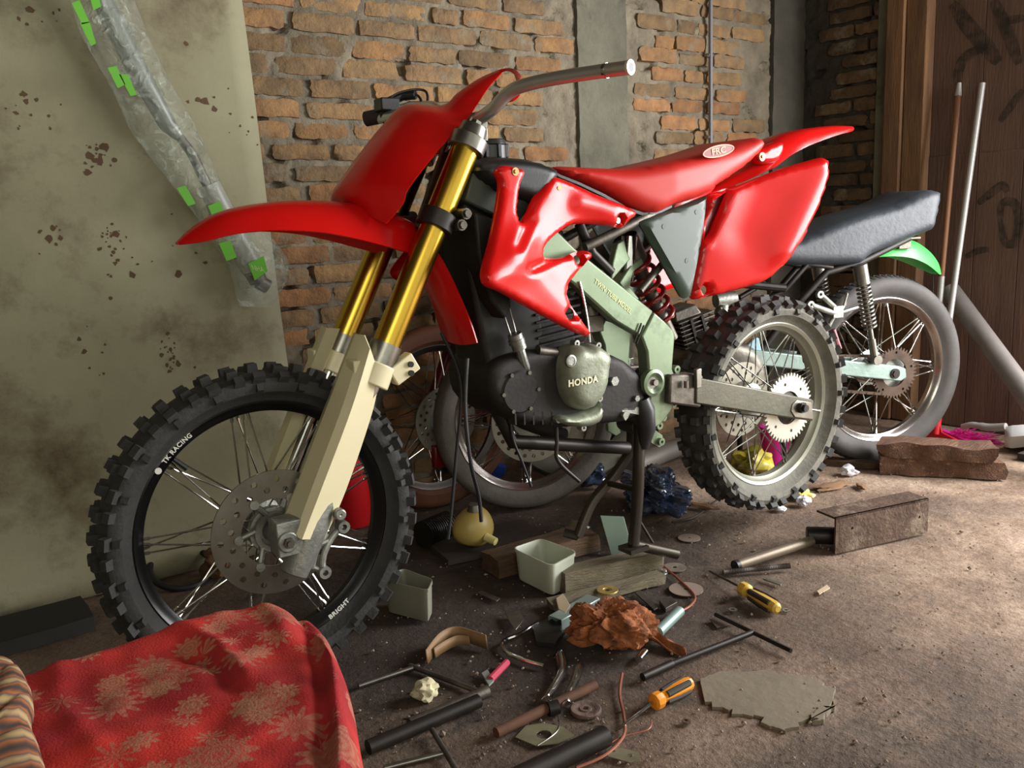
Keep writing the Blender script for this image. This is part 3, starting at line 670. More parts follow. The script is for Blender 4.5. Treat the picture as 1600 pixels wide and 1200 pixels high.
# --- front fender: long beak and the tail behind the fork
def loft(stations, n=15, p=2.3, thick=.0035, lip=0):
    "stations: (crown point, near edge point); cross-section arches between the two edges"
    rows = []; rows2 = []
    for T_, E_ in stations:
        T_ = np.array(T_, float); E_ = np.array(E_, float); wd = E_[1]; r = []; r2_ = []
        for t in np.linspace(-1, 1, n):
            k = abs(t)**p; q = np.array([T_[0]+(E_[0]-T_[0])*k, wd*t, T_[2]+(E_[2]-T_[2])*k]); r.append(q)
        rows.append(r)
    R_ = np.array(rows); du = np.gradient(R_, axis=0); dv = np.gradient(R_, axis=1); nn = np.cross(du, dv); nn /= np.linalg.norm(nn, axis=2)[..., None]+1e-9
    R2 = R_-nn*thick; mb = MB(); mb.grid(R_.tolist()); mb.grid(R2[::-1].tolist())
    mb.grid([R_[0].tolist(), R2[0].tolist()]); mb.grid([R_[-1].tolist(), R2[-1].tolist()]); mb.grid([R_[:, 0].tolist(), R2[:, 0].tolist()]); mb.grid([R_[:, -1].tolist(), R2[:, -1].tolist()])
    return mb
def stations(crown, edge, n=8):
    a = cat_rom([P1(x, y, 0) for x, y in crown], n, False); b = cat_rom([P1(x, y, w_) for x, y, w_ in edge], n, False); return list(zip(a, b))
crown = [(277, 381), (300, 359), (340, 335), (400, 321), (470, 316), (540, 319), (600, 332), (645, 352)]
edge = [(280, 383, .010), (320, 378, .034), (370, 366, .052), (430, 361, .066), (500, 364, .076), (560, 375, .082), (610, 388, .084), (652, 400, .080)]
fbm = loft(stations(crown, edge), p=2.6)
fend = fbm.build('front_fender', red, bike, smooth=60)
tailc = [(618, 372), (640, 392), (662, 428), (682, 470), (702, 510), (713, 538)]
taile = [(660, 384, .060), (680, 392, .064), (702, 428, .070), (722, 472, .074), (737, 510, .077), (745, 536, .078)]
tb = loft(stations(tailc, taile), p=2.0); tb.build('fender_tail', red, fend, smooth=60)
# --- number plate shell wrapped round the fork, with a strap over the bar
def plate():
    far = [(1385, 50), (1300, 90), (1215, 152), (1160, 205), (1010, 214), (930, 300), (850, 405), (770, 508), (690, 615)]
    near = [(1398, 62), (1345, 120), (1295, 195), (1250, 262), (1205, 308), (1125, 395), (1045, 495), (1000, 560), (985, 610)]
    last = ((760, 632), (915, 692)); far.append(last[0]); near.append(last[1])
    wf = [.012, .025, .035, .045, .10, .105, .108, .108, .105, .095]; wn = [.012, .03, .045, .06, .085, .105, .115, .115, .11, .095]
    push = [.003, .01, .018, .026, .05, .056, .058, .056, .05, .03]
    rows = []
    for (fx, fy), (nx, ny), a, b, ps in zip(far, near, wf, wn, push):
        Fp = P1(260+fx/2.667, 90+fy/2.667, -a); Np = P1(260+nx/2.667, 90+ny/2.667, b); r = []
        for t in np.linspace(0, 1, 15):
            k = 1-abs(2*t-1)**2.4; q = Fp*(1-t)+Np*t+np.array([.88, 0, .47])*ps*k; r.append(q)
        rows.append(r)
    A = np.array(rows); n = 5; out = []
    cols = [cat_rom([A[i, j] for i in range(len(A))], n, False) for j in range(A.shape[1])]
    R_ = np.array(cols).transpose(1, 0, 2); du = np.gradient(R_, axis=0); dv = np.gradient(R_, axis=1); nn = np.cross(du, dv); nn /= np.linalg.norm(nn, axis=2)[..., None]+1e-9
    s_ = -1 if nn[10, 7, 0] > 0 else 1; R2 = R_+nn*.003*s_; mb = MB(); mb.grid(R_.tolist()); mb.grid(R2.tolist())
    for a, b in ((R_[0], R2[0]), (R_[-1], R2[-1]), (R_[:, 0], R2[:, 0]), (R_[:, -1], R2[:, -1])): mb.grid([a.tolist(), b.tolist()])
    return mb
npl = plate().build('number_plate', red, bike, smooth=55)
mb = MB(); A = [P1(260+x/2.667, 90+y/2.667, b) for x, y, b in cat_rom([(1385, 52, .0), (1420, 44, .02), (1455, 52, .05), (1478, 78, .09), (1474, 92, .12)], 5, False)]
B_ = [P1(260+x/2.667, 90+y/2.667, b) for x, y, b in cat_rom([(1395, 62, .0), (1420, 56, .02), (1445, 66, .05), (1455, 88, .09), (1458, 100, .12)], 5, False)]
mb.grid([A, B_]); 
A = [P1(260+x/2.667, 90+y/2.667, b) for x, y, b in cat_rom([(1474, 130, .13), (1472, 155, .12), (1445, 180, .09), (1405, 184, .06), (1380, 165, .05)], 5, False)]
B_ = [P1(260+x/2.667, 90+y/2.667, b) for x, y, b in cat_rom([(1440, 132, .135), (1425, 138, .12), (1405, 150, .1), (1392, 158, .07), (1378, 162, .05)], 5, False)]
mb.grid([A, B_]); mb.build('plate_strap', red, npl, solid=.003)

# --- tank, radiators and the dark middle
def SS(off, sc, pts): return S(off, sc, pts)
rg1 = lambda p: SS((720, 220), 3.529, p)
rg4 = lambda p: SS((700, 200), 2.286, p)
tank = panel(F1, rg1([(-20, 150), (60, 110), (110, 95), (200, 90), (330, 105), (440, 145), (480, 190), (440, 250), (370, 380), (260, 340), (120, 290), (-10, 190)]), .055, bulge=.075, ew=18, back='mirror', sp=7)
tk = tank.build('fuel_tank', black, bike, smooth=50)
mb = MB(); c = P1(766, 240, 0); mb.tube([c+np.array([0, 0, -.02]), c+np.array([0, 0, .018])], .037, 24); mb.tube([c+np.array([0, 0, .018]), c+np.array([0, 0, .03])], [.037, .033], 24)
for k in range(8): q = k*math.pi/4; mb.box(c+np.array([.036*math.cos(q), .036*math.sin(q), .004]), (.01, .01, .03))
mb.build('tank_cap', black, tk, bevel=.002)
radm = mat('radiator_black', (24, 23, 22), .6, .3, col2=(44, 42, 38), nscale=30)
for s in (1, -1):
    mb = MB(); q = [P1(742, 330, .12), P1(790, 350, .12), P1(800, 480, .12), P1(790, 500, .12), P1(768, 470, .12), P1(748, 400, .12)]; q = [p*np.array([1, s, 1]) for p in q]; mb.prism(q, (0, -s*.075, 0)); rd = mb.build('radiator', radm, bike, bevel=.006)
mb = MB(); mb.prism([P1(*p, .07) for p in ((722, 300), (780, 310), (830, 350), (850, 520), (830, 600), (768, 600), (752, 520), (735, 430))], (0, -.14, 0)); mb.build('air_box', radm, bike, bevel=.01)
# --- twin-spar frame
def beam(pts, b, th=.034, m=framem, name='frame_spar', s=1, bevel=.005):
    mb = MB(); q = [P1(x, y, b)*np.array([1, s, 1]) for x, y in pts]; mb.prism(q, (0, -s*th, 0)); return mb.build(name, m, bike, bevel=bevel)
sp_out = rg4([(300, 275), (390, 365), (455, 430), (735, 655), (690, 745), (600, 692), (450, 557), (330, 470), (230, 365)])
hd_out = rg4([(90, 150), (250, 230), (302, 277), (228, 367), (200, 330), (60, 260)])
lo_out = rg4([(737, 657), (775, 690), (806, 722), (812, 742), (802, 862), (812, 884), (800, 962), (806, 1000), (760, 1062), (735, 1075), (722, 1020), (720, 900), (712, 800), (692, 745)])
for s in (1, -1):
    a = beam(sp_out, .098, s=s); beam(hd_out, .096, s=s, m=mat('shaded_spar_paint', (62, 66, 56), .5, .3), name='shaded_spar_front'); b_ = beam(lo_out, .102, .04, s=s, name='pivot_plate')  # front end of the spar cut off, its shade put into a darker paint
    mb = MB(); c = P1(1020, 598, .105)*np.array([1, s, 1]); mb.lathe([(.015, -.012), (.034, -.012), (.034, .006), (.026, .008), (.015, .0)], c, (0, s, 0), n=28); q = mb.build('pivot_boss', framem, b_)
    mb = MB(); mb.disc(c-np.array([0, s*.006, 0]), .016, .01); mb.disc(c+np.array([-.006, 0, 0]), .008, .012); mb.build('pivot_bolt', steel, b_)
    for x, y in ((1057, 577), (1052, 631), (1036, 652), (1033, 690), (1030, 665)):
        mb = MB(); mb.lathe([(.004, -.012), (.010, -.012), (.010, .004), (.004, .004)], P1(x, y, .095)*np.array([1, s, 1]), n=14); mb.build('mounting_lug', framem, b_)
    mb = MB(); mb.prism([P1(*p, .09)*np.array([1, s, 1]) for p in ((1024, 672), (1035, 680), (1037, 694), (1030, 699), (1018, 692), (1017, 680))], (0, -s*.012, 0)); mb.build('lower_bracket', framem, b_)
# lettering on the left spar
p_a = P1(924, 434, .0985); p_b = P1(991, 492, .0985); ex = (p_b-p_a)/np.linalg.norm(p_b-p_a); ey = np.cross(np.array([0, 1., 0]), ex); ey = ey if ey[2] > 0 else -ey; mid_ = (p_a+p_b)/2; LL = np.linalg.norm(p_b-p_a)
tm = text_mb('TWIN TUBE MODEL', .0155, lambda x, y: tuple(mid_+ex*x+ey*y+np.array([0, .0006, 0])), bold=.0003)
xs = [v[0] for v in tm.v]; tm.build('frame_lettering', mat('pale_green_print', (206, 214, 150), .5), [o for o in bike.children if o.name.startswith('frame_spar')][0], smooth=0)
mb = MB()
for q in (((1002, 505), (991, 535)), ((1006, 508), (995, 537))): mb.tube([P1(*q[0], .1025), P1(*q[1], .1025)], .0022, 6)
mb.build('frame_seam', blackm, bike)
# shock mount tower (pale), cross tube, sub-frame tubes
mb = MB(); mb.prism([P1(*p, .04) for p in ((968, 442), (985, 415), (1003, 403), (1006, 412), (990, 425), (985, 448), (1000, 468), (985, 470))], (0, -.08, 0)); mb.build('shock_mount', framem, bike, bevel=.003)
mb = MB(); mb.prism([P1(*p, .05) for p in ((965, 380), (976, 374), (980, 392), (985, 405), (972, 420), (955, 440), (958, 410))], (0, -.02, 0)); mb.build('shock_link_bracket', framem, bike, bevel=.003)
for s in (1, -1):
    for pts, r, nm in (([(914, 386, .07), (960, 364, .08), (1010, 338, .085), (1100, 330, .05), (1180, 300, .05)], .0115, 'subframe_tube'), ([(1000, 455, .07), (1045, 400, .06), (1100, 350, .05), (1170, 310, .05)], .009, 'subframe_tube'), ([(905, 350, .05), (925, 395, .05), (955, 425, .05)], .012, 'cross_tube')):
        mb = MB(); mb.tube([P1(*p)*np.array([1, s, 1]) for p in pts], r, 14); mb.build(nm, dsteel if nm == 'subframe_tube' else blackm, bike)
# shock spring
st = P1(990, 400, 0); sb = P1(1036, 500, 0); sd = sb-st; sl_ = np.linalg.norm(sd); sd /= sl_; xx = np.cross(sd, [0, 1, 0]); xx /= np.linalg.norm(xx); yy = np.cross(sd, xx)
mb = MB(); mb.tube([st+sd*sl_*t+.034*(math.cos(q)*xx+math.sin(q)*yy) for t, q in ((t, t*2*math.pi*6.2) for t in np.linspace(0.05, 1.05, 150))], .0065, 10); mb.build('shock_spring', springred, bike, smooth=60)
mb = MB(); mb.tube([st-sd*.05, sb+sd*.06], .018, 16); mb.tube([st-sd*.055, st+sd*.02], .032, 16); mb.build('shock_absorber', dsteel, bike)
mb = MB(); mb.tube([st+np.array([.03, .02, .05]), st+np.array([.045, .02, -.06])], .020, 16); mb.build('shock_reservoir', chrome, bike)

# --- radiator shrouds
sh_out = rg1([(183, 172), (214, 140), (260, 137), (343, 160), (340, 200), (322, 250), (308, 340), (306, 410), (326, 452), (352, 405), (388, 322), (432, 262), (488, 197), (530, 203), (620, 238), (760, 303), (900, 357), (966, 398), (930, 436), (882, 482), (840, 474), (760, 464), (680, 459), (605, 464), (545, 500), (492, 543), (456, 592), (449, 628), (480, 644), (560, 643), (620, 616), (680, 606), (720, 622), (708, 654), (652, 712), (602, 772), (581, 830), (592, 890), (640, 962), (700, 1040), (709, 1062), (690, 1076), (600, 1046), (400, 938), (215, 838), (125, 803), (98, 762), (106, 700), (150, 560), (185, 400), (203, 270), (200, 215)])
def shb(x, y):
    t = np.clip((930-x)/190, 0, 1); return .112+.085*t*t*(3-2*t)*np.clip((y-250)/180, .25, 1)
holes = [circle2(720+641/3.529, 220+656/3.529, 5, 7.5, 14, -.5), circle2(720+594/3.529, 220+953/3.529, 7, 9.5, 14, -.2), circle2(720+865/3.529, 220+437/3.529, 5.2, 7, 14)]
def sh_extra(x, y, d):
    # ridge from the forward corner back to the arm, hollow above the lower arm
    def g(ax, ay, bx, by, w_, a):
        A = np.array([ax, ay]); e = np.array([bx-ax, by-ay]); V = np.stack([x, y], 1); t = np.clip(((V-A) @ e)/(e @ e), 0, 1); q = A+t[:, None]*e; return a*np.exp(-(np.hypot(*(V-q).T)/w_)**2)
    return g(760, 440, 800, 395, 28, .011)+g(800, 400, 850, 310, 24, .007)+g(825, 420, 862, 404, 7, -.010)+g(800, 385, 822, 345, 7, -.007)+g(900, 318, 950, 335, 14, .008)+g(835, 430, 890, 500, 24, .005)
for s in (1, -1):
    mb = panel(F1, sh_out, shb, bulge=.014, ew=9, thick=.0035, holes=holes, sp=5, smooth=3, extra=sh_extra, mirror=(s < 0))
    sh = mb.build('radiator_shroud', red, bike, smooth=50)
    for (x, y) in ((298, 170), (533, 262)):
        px_, py_ = 720+x/3.529, 220+y/3.529; b = float(shb(np.array([px_]), np.array([py_]))[0])+.014; c = P1(px_, py_, b)*np.array([1, s, 1])
        mb = MB(); mb.disc(c, .0085, .006); mb.hexa(c+np.array([0, s*.004, 0]), .0045, .005); mb.build('shroud_bolt', mat('brass_bolt', (190, 160, 110), .35, .8), sh)
    for (x, y) in ((862, 440), ):
        px_, py_ = 720+x/3.529, 220+y/3.529; mb = MB(); c = P1(px_, py_, .112)*np.array([1, s, 1]); mb.disc(c, .007, .008); mb.build('recessed_bolt', steel, sh)
# --- seat
seat_out = rg4([(366, 152), (385, 138), (440, 139), (540, 144), (620, 146), (700, 136), (820, 112), (950, 80), (1070, 40), (1100, 36), (1118, 50), (1104, 84), (1060, 130), (1010, 168), (945, 210), (920, 232), (860, 258), (800, 275), (745, 302), (700, 304), (640, 285), (560, 238), (470, 196), (400, 168)])
def seb(x, y): return .060+.030*np.clip((x-880)/160, 0, 1)
st_ = panel(F1, seat_out, seb, bulge=.038, ew=24, back='mirror', sp=6, smooth=3).build('seat', redm, bike, smooth=60)
sb_out = rg4([(362, 152), (400, 176), (470, 204), (560, 247), (640, 295), (700, 314), (745, 311), (800, 284), (800, 276), (745, 300), (700, 302), (640, 283), (560, 236), (470, 194), (400, 166), (370, 148)])
panel(F1, sb_out, .092, bulge=.003, back='mirror', sp=5, smooth=1).build('seat_base', black, st_)
# oval badge
c = P1(1123, 236, .128); t1 = P1(1150, 230, .128)-P1(1095, 242, .128); t1[1] = 0; t1 /= np.linalg.norm(t1); t2 = np.cross(np.array([0, 1., 0]), t1); t2 = t2 if t2[2] > 0 else -t2
bm1 = mat('badge_print', (232, 150, 120), .5)
ring = MB(); R1 = []; R2 = []
for q in np.linspace(0, 2*math.pi, 48, endpoint=False): R1.append(c+t1*.055*math.cos(q)+t2*.0145*math.sin(q)); R2.append(c+t1*.0515*math.cos(q)+t2*.0115*math.sin(q))
ring.grid([R1, R2], closed_u=True); bdg = ring.build('oval_badge', bm1, st_, smooth=0, solid=.001)
mb = MB(); mb.v = [tuple(c-np.array([0, .0004, 0])+t1*.0515*math.cos(q)+t2*.0115*math.sin(q)) for q in np.linspace(0, 2*math.pi, 40, endpoint=False)]; mb.f = [tuple(range(40))]; mb.mi = [0]; mb.build('badge_field', mat('badge_dark', (130, 42, 26), .5), bdg, smooth=0)
text_mb('FRC', .021, lambda x, y: tuple(c+np.array([0, .0008, 0])+t1*x*1.35+t2*y), bold=.0006).build('badge_lettering', bm1, bdg, smooth=0)
# --- side panels
sd_out = rg4([(922, 242), (980, 226), (1060, 198), (1180, 150), (1260, 124), (1318, 108), (1340, 112), (1345, 132), (1332, 215), (1290, 330), (1225, 445), (1165, 518), (1120, 550), (1030, 578), (920, 604), (868, 610), (872, 560), (890, 450), (908, 330)])
def sdx(x, y, d):
    A = np.stack([x, y], 1)
    def g(ax, ay, bx, by, w_, a):
        P_ = np.array([ax, ay]); e = np.array([bx-ax, by-ay]); t = np.clip(((A-P_) @ e)/(e @ e), 0, 1); q = P_+t[:, None]*e; return a*np.exp(-(np.hypot(*(A-q).T)/w_)**2)
    return g(1180, 300, 1160, 360, 40, -.010)+g(1275, 270, 1215, 390, 26, .014)+g(1108, 320, 1096, 380, 7, .006)
vent = rg4([(1000, 226), (945, 262), (918, 330), (908, 405), (935, 372), (965, 308)])
for s in (1, -1):
    mb = panel(F1, sd_out, lambda x, y: .090+.060*np.clip((x-1090)/190, 0, 1), bulge=.016, ew=10, thick=.0035, sp=6, smooth=3, holes=[[tuple(p) for p in vent], circle2(1099, 453, 6, 7)], extra=sdx, mirror=(s < 0))
    sdo = mb.build('side_panel', red, bike, smooth=55)
    mb = panel(F1, vent, .088, thick=.003, sp=6, smooth=1, mirror=(s < 0)); mb.build('vent_backing', mat('dark_red_plastic', (96, 14, 16), .4), sdo)
tri = rg4([(680, 336), (700, 325), (800, 290), (926, 240), (900, 430), (866, 600), (846, 609), (830, 602), (762, 480)])
for s in (1, -1):
    mb = panel(F1, tri, .094, bulge=.012, ew=7, thick=.006, sp=8, smooth=1, mirror=(s < 0))
    tr = mb.build('triangle_side_cover', plateg, bike, smooth=40)
    for x, y in ((771, 352), (888, 300), (853, 474)):
        mb = MB(); mb.disc(P1(700+x/2.286, 200+y/2.286, .106)*np.array([1, s, 1]), .0062, .002); mb.build('cover_plug', black, tr)
# --- rear fender, solid crown arching back
rc = [(925, 205), (1020, 140), (1090, 80), (1150, 38), (1220, 16), (1300, 3), (1370, -3), (1430, -2), (1442, 2)]
re = [(940, 232, .08), (1050, 196, .085), (1130, 158, .088), (1172, 138, .085), (1225, 98, .075), (1280, 68, .062), (1350, 40, .048), (1415, 18, .030), (1443, 10, .012)]
rf = loft([(a, b) for a, b in zip(cat_rom([P1(700+x/2.286, 200+y/2.286, 0) for x, y in rc], 7, False), cat_rom([P1(700+x/2.286, 200+y/2.286, w_) for x, y, w_ in re], 7, False))], p=2.6, n=19)
rfo = rf.build('rear_fender', red, bike, smooth=60)
for s in (1, -1):
    boss = rg4([(1088, 100), (1105, 80), (1160, 52), (1188, 50), (1196, 75), (1180, 112), (1150, 128), (1105, 128)])
    panel(F1, boss, .085, bulge=.016, ew=9, thick=.01, sp=5, smooth=3, mirror=(s < 0)).build('fender_boss', red, rfo, smooth=55)
    mb = MB(); c = P1(700+1120/2.286, 200+103/2.286, .103)*np.array([1, s, 1]); mb.lathe([(.0001, -.004), (.011, -.004), (.011, .003), (.0001, .004)], c, (0, s, 0), n=20); mb.hexa(c+np.array([0, s*.004, 0]), .0055, .006); mb.build('boss_bolt', MATS['brass_bolt'], rfo)
# --- swingarm, chain side left
arm = mat('worn_swingarm', (78, 80, 70), .45, .6, col2=(104, 98, 84), nscale=4, bump=.1)
for s in (1, -1):
    mb = MB(); mb.prism([P1(*p, .125)*np.array([1, s, 1]) for p in rg4([(888, 890), (1100, 930), (1308, 972), (1304, 1048), (1100, 1018), (886, 985)])], (0, -s*.03, 0)); ar = mb.build('swingarm', arm, bike, bevel=.004)
    mb = MB(); mb.prism([P1(*p, .12)*np.array([1, s, 1]) for p in rg4([(795, 882), (886, 878), (914, 884), (905, 1000), (790, 986)])], (0, -s*.045, 0)); mb.build('swingarm_joint', dsteel, ar, bevel=.006)
    mb = MB(); mb.box(P1(1090, 591, .128)*np.array([1, s, 1]), (.018, .012, .05)); mb.build('arm_bracket', steel, ar, bevel=.002); mb = MB(); mb.tube([P1(1072, 595, .13)*np.array([1, s, 1]), P1(1072, 606, .13)*np.array([1, s, 1])], .006, 10); mb.build('arm_peg', steel, ar)
    mb = MB(); mb.prism([P1(*p, .128)*np.array([1, s, 1]) for p in rg4([(1232, 985), (1248, 972), (1300, 980), (1306, 1042), (1240, 1034), (1226, 1012)])], (0, -s*.006, 0)); ad_ = mb.build('axle_block', steel, ar, bevel=.002)
    mb = MB(); c = P1(1253, 637, .133)*np.array([1, s, 1]); mb.hexa(c, .016, .014); mb.disc(c+np.array([0, s*.010, 0]), .010, .012); mb.build('axle_nut', blackm, ad_)
    mb = MB(); mb.tube([P1(1268, 640, .125)*np.array([1, s, 1]), P1(1281, 642, .125)*np.array([1, s, 1])], .003, 8); mb.build('adjuster_bolt', steel, ad_)
mb = MB(); mb.tube([P1(1022, 598, .1)*np.array([1, -1, 1]), P1(1022, 598, .1)], .016, 16); mb.tube([P1(1075, 602, .1)*np.array([1, -1, 1]), P1(1075, 602, .1)], .03, 16); mb.build('swingarm_cross_tube', blackm, bike)
# --- engine
eng = lambda p: SS((820, 500), 4.286, p)
case = [(762, 575), (800, 552), (870, 545), (955, 555), (1000, 590), (1005, 635), (985, 655), (930, 662), (850, 668), (800, 655), (765, 625)]
eo = panel(F1, case, .082, bulge=.018, ew=12, back='mirror', sp=9, smooth=3).build('crankcase', greasy, bike, smooth=50)
head = [(790, 440), (900, 420), (960, 470), (965, 545), (900, 560), (830, 560), (790, 520)]
mb = MB()
p_h = [P1(x, y, 0) for x, y in ((850, 545), (838, 440))]; dh_ = p_h[1]-p_h[0]; Lh = np.linalg.norm(dh_); dh_ /= Lh; hx = np.cross([0, 1, 0], dh_)
Rm = np.array([hx, [0, 1, 0], dh_]).T
for k in range(9): mb.box(p_h[0]+dh_*Lh*(k+.5)/9, (.13, .15, .006), Rm)
mb.box(p_h[0]+dh_*Lh*.5, (.10, .12, Lh), Rm); mb.build('cylinder', greasy, bike, bevel=.001)
mb = MB(); mb.box(p_h[1]+dh_*.02, (.13, .14, .06), Rm, taper=.85); mb.tube([p_h[1]+np.array([0, .05, .01]), p_h[1]+np.array([.0, .085, .01])], .028, 20); mb.build('cylinder_head', greasy, bike, bevel=.006)
cv = eng([(268, 225), (300, 185), (350, 165), (400, 178), (440, 160), (500, 180), (540, 215), (560, 260), (548, 320), (540, 400), (520, 470), (480, 540), (430, 590), (370, 600), (310, 580), (265, 520), (240, 440), (235, 330), (245, 260)])
covm = mat('sooty_clutch_cover', (160, 168, 148), .45, .45, col2=(104, 106, 90), nscale=9, bump=.12, bscale=90)
cov = panel(F1, cv, .115, bulge=.032, ew=20, thick=.05, sp=5, smooth=3, back=.08).build('engine_cover', covm, eo, smooth=55)
cv2 = eng([(235, 640), (300, 640), (380, 620), (450, 590), (500, 545), (515, 590), (505, 650), (470, 695), (400, 715), (320, 712), (240, 690), (205, 668)])
panel(F1, cv2, .112, bulge=.022, ew=12, thick=.05, sp=5, smooth=3, back=.06).build('lower_engine_cover', covm, eo, smooth=55)
mb = MB(); c = P1(893, 564, .148); mb.lathe([(.0001, .0), (.010, .0), (.0105, -.004), (.0001, -.006)], c, n=20); mb.lathe([(.010, -.008), (.014, -.008), (.014, .0), (.010, .001)], c, n=24); mb.build('filler_cap', alu, cov)
c = P1(911, 596, .1485)
text_mb('HONDA', .021, lambda x, y: tuple(c+np.array([-x*1.02, .0015-abs(x)*.04, y])), ext=.001, bold=.0008, space=1.1).build('cover_lettering', mat('raised_pale_letters', (206, 204, 176), .4, .4), cov, smooth=0, solid=.002)
for x, y in ((345, 155), (490, 170), (545, 240), (500, 525), (222, 668), (390, 722)):
    mb = MB(); px_, py_ = 820+x/4.286, 500+y/4.286; mb.lathe([(.003, -.015), (.0075, -.015), (.0075, .004), (.003, .004)], P1(px_, py_, .11), n=14); mb.build('cover_screw_lug', alu, cov)
mb = MB(); c = P1(812, 612, .098); mb.lathe([(.0001, .006), (.045, .006), (.052, 0), (.052, -.02), (.0001, -.02)], c, n=36); mb.build('alternator_cover', greasy, eo)
for k in range(6): mb = MB(); q = k*math.pi/3; mb.hexa(c+np.array([.047*math.cos(q), .006, .047*math.sin(q)]), .005, .006); mb.build('cover_bolt', dsteel, eo)
for k in range(5): mb = MB(); mb.box(P1(800+k*14, 652, .085), (.004, .03, .03)); mb.build('sump_rib', greasy, eo)
mb = MB(); mb.tube([P1(840, 548, .09), P1(868, 552, .09)], .012, 12); mb.tube([P1(868, 552, .09), P1(874, 575, .09)], .008, 10); mb.build('breather_elbow', dsteel, eo)
# bits behind the cover: gearbox bolts, lever, carburettor, hoses
for x, y, b, r in ((958, 595, .1, .012), (993, 622, .1, .008), (955, 645, .09, .012), (930, 640, .09, .008), (975, 648, .1, .010)):
    mb = MB(); mb.hexa(P1(x, y, b), r, .016); mb.build('engine_bolt', alu, eo)
mb = MB(); mb.prism([P1(*p, .095) for p in ((958, 612), (968, 612), (990, 628), (982, 634), (965, 626))], (0, -.008, 0)); mb.prism([P1(*p, .1) for p in ((972, 640), (985, 632), (1008, 640), (1006, 650), (985, 646), (978, 658), (972, 652))], (0, -.008, 0)); mb.build('shift_lever', alu, bike, bevel=.001)
mb = MB(); mb.tube([P1(905, 470, .02), P1(935, 478, .02)], .03, 18); mb.tube([P1(918, 452, .03), P1(922, 500, .03)], .022, 16); mb.box(P1(921, 505, .03), (.05, .05, .04)); mb.build('carburettor', dsteel, bike, bevel=.002)
mb = MB(); mb.tube([P1(935, 478, .0), P1(985, 485, 0)], [.03, .045], 18); mb.build('intake_rubber', black, bike)
for pts, r, m_ in (([(779, 462, .10), (790, 500, .10), (800, 530, .1)], .0022, steel), ([(793, 468, .1), (802, 505, .1), (808, 530, .1)], .0022, steel), ([(806, 525, .1), (812, 545, .1), (822, 575, .09), (840, 600, .07)], .011, alu),
                   ([(905, 440, .1), (912, 470, .1), (918, 505, .1), (921, 535, .1)], .0035, chrome), ([(730, 560, .06), (727, 640, .07), (735, 720, .07), (748, 775, .06), (752, 815, .06)], .0045, black), ([(868, 640, .05), (870, 690, .05), (872, 720, .05), (905, 752, .05)], .005, blackm),
                   ([(690, 520, .0), (720, 600, .0), (712, 720, 0), (705, 800, .0), (700, 842, 0)], .004, black), ([(795, 620, .02), (800, 680, .02), (815, 720, .02), (830, 760, .02)], .0035, black)):
    mb = MB(); mb.tube(cat_rom([P1(*p) for p in pts], 6, False), r, 10); mb.build('hose' if m_ is black else 'pipe', m_, bike)
mb = MB(); mb.tube([P1(804, 522, .1), P1(812, 545, .1)], .0165, 14); mb.tube([P1(806, 530, .1), P1(808, 536, .1)], .0185, 14); mb.build('exhaust_joint', alu, bike)
mb = MB(); mb.tube(cat_rom([P1(838, 450, -.05), P1(790, 470, -.06), P1(765, 540, -.07), P1(790, 640, -.08), P1(880, 680, -.09)], 6, False), .019, 16); mb.build('exhaust_header', greasy, bike)
mb = MB(); mb.tube([P1(735, 330, 0), P1(745, 480, 0), P1(765, 620, 0), P1(800, 690, 0), P1(980, 700, 0)], .017, 14); mb.build('down_tube', blackm, bike)
# chain runs
def chain(parent, A, B_, pitch=.0159, m_=dsteel, wd=.012, name='drive_chain'):
    A = np.array(A); B_ = np.array(B_); L = np.linalg.norm(B_-A); d_ = (B_-A)/L; n_ = int(L/pitch); mb = MB(); z_ = np.cross(d_, [0, 1, 0])
    R0 = np.array([d_, [0, 1, 0], z_]).T
    for i in range(n_):
        c = A+d_*(i+.5)*pitch; w2 = wd if i % 2 else wd*.7
        for s in (1, -1): mb.box(c+np.array([0, s*w2/2, 0]), (pitch*.95, .0016, .009), R0)
        mb.tube([c-d_*pitch/2-np.array([0, wd/2, 0]), c-d_*pitch/2+np.array([0, wd/2, 0])], .004, 8)
    return mb.build(name, m_, parent)
# --- centre stand with foot bars
stand = mat('greasy_stand_steel', (66, 60, 50), .42, .6, col2=(42, 38, 32), nscale=9)
mb = MB(); mb.tube(cat_rom([P1(*p) for p in ((1000, 650, .07), (998, 720, .08), (996, 780, .08), (990, 850, .085))], 5, False), .015, 14)
mb.tube(cat_rom([P1(*p) for p in ((985, 650, -.02), (985, 700, -.04), (958, 745, -.06), (925, 785, -.07), (903, 838, -.07))], 5, False), .014, 14)
mb.tube([P1(950, 755, -.06), P1(996, 766, .08)], .008, 10); mb.tube([P1(975, 660, -.03), P1(1000, 668, .07)], .022, 14)
mb.tube([P1(985, 850, .08), P1(1058, 866, .115)], .0135, 14); mb.tube([P1(1000, 815, .08), P1(1020, 848, .09)], .004, 8); mb.tube([P1(903, 838, -.07), P1(882, 832, -.1)], .012, 12)
cs = mb.build('centre_stand', stand, bike)
mb = MB(); mb.box(P1(990, 856, .085), (.06, .05, .012)); mb.build('stand_foot', stand, cs)
mb = MB(); mb.tube([P1(1002, 622, .09), P1(1006, 640, .09), P1(1010, 670, .09), P1(1005, 700, .085)], [.02, .028, .024, .014], 12); mb.build('stand_boot', black, cs)
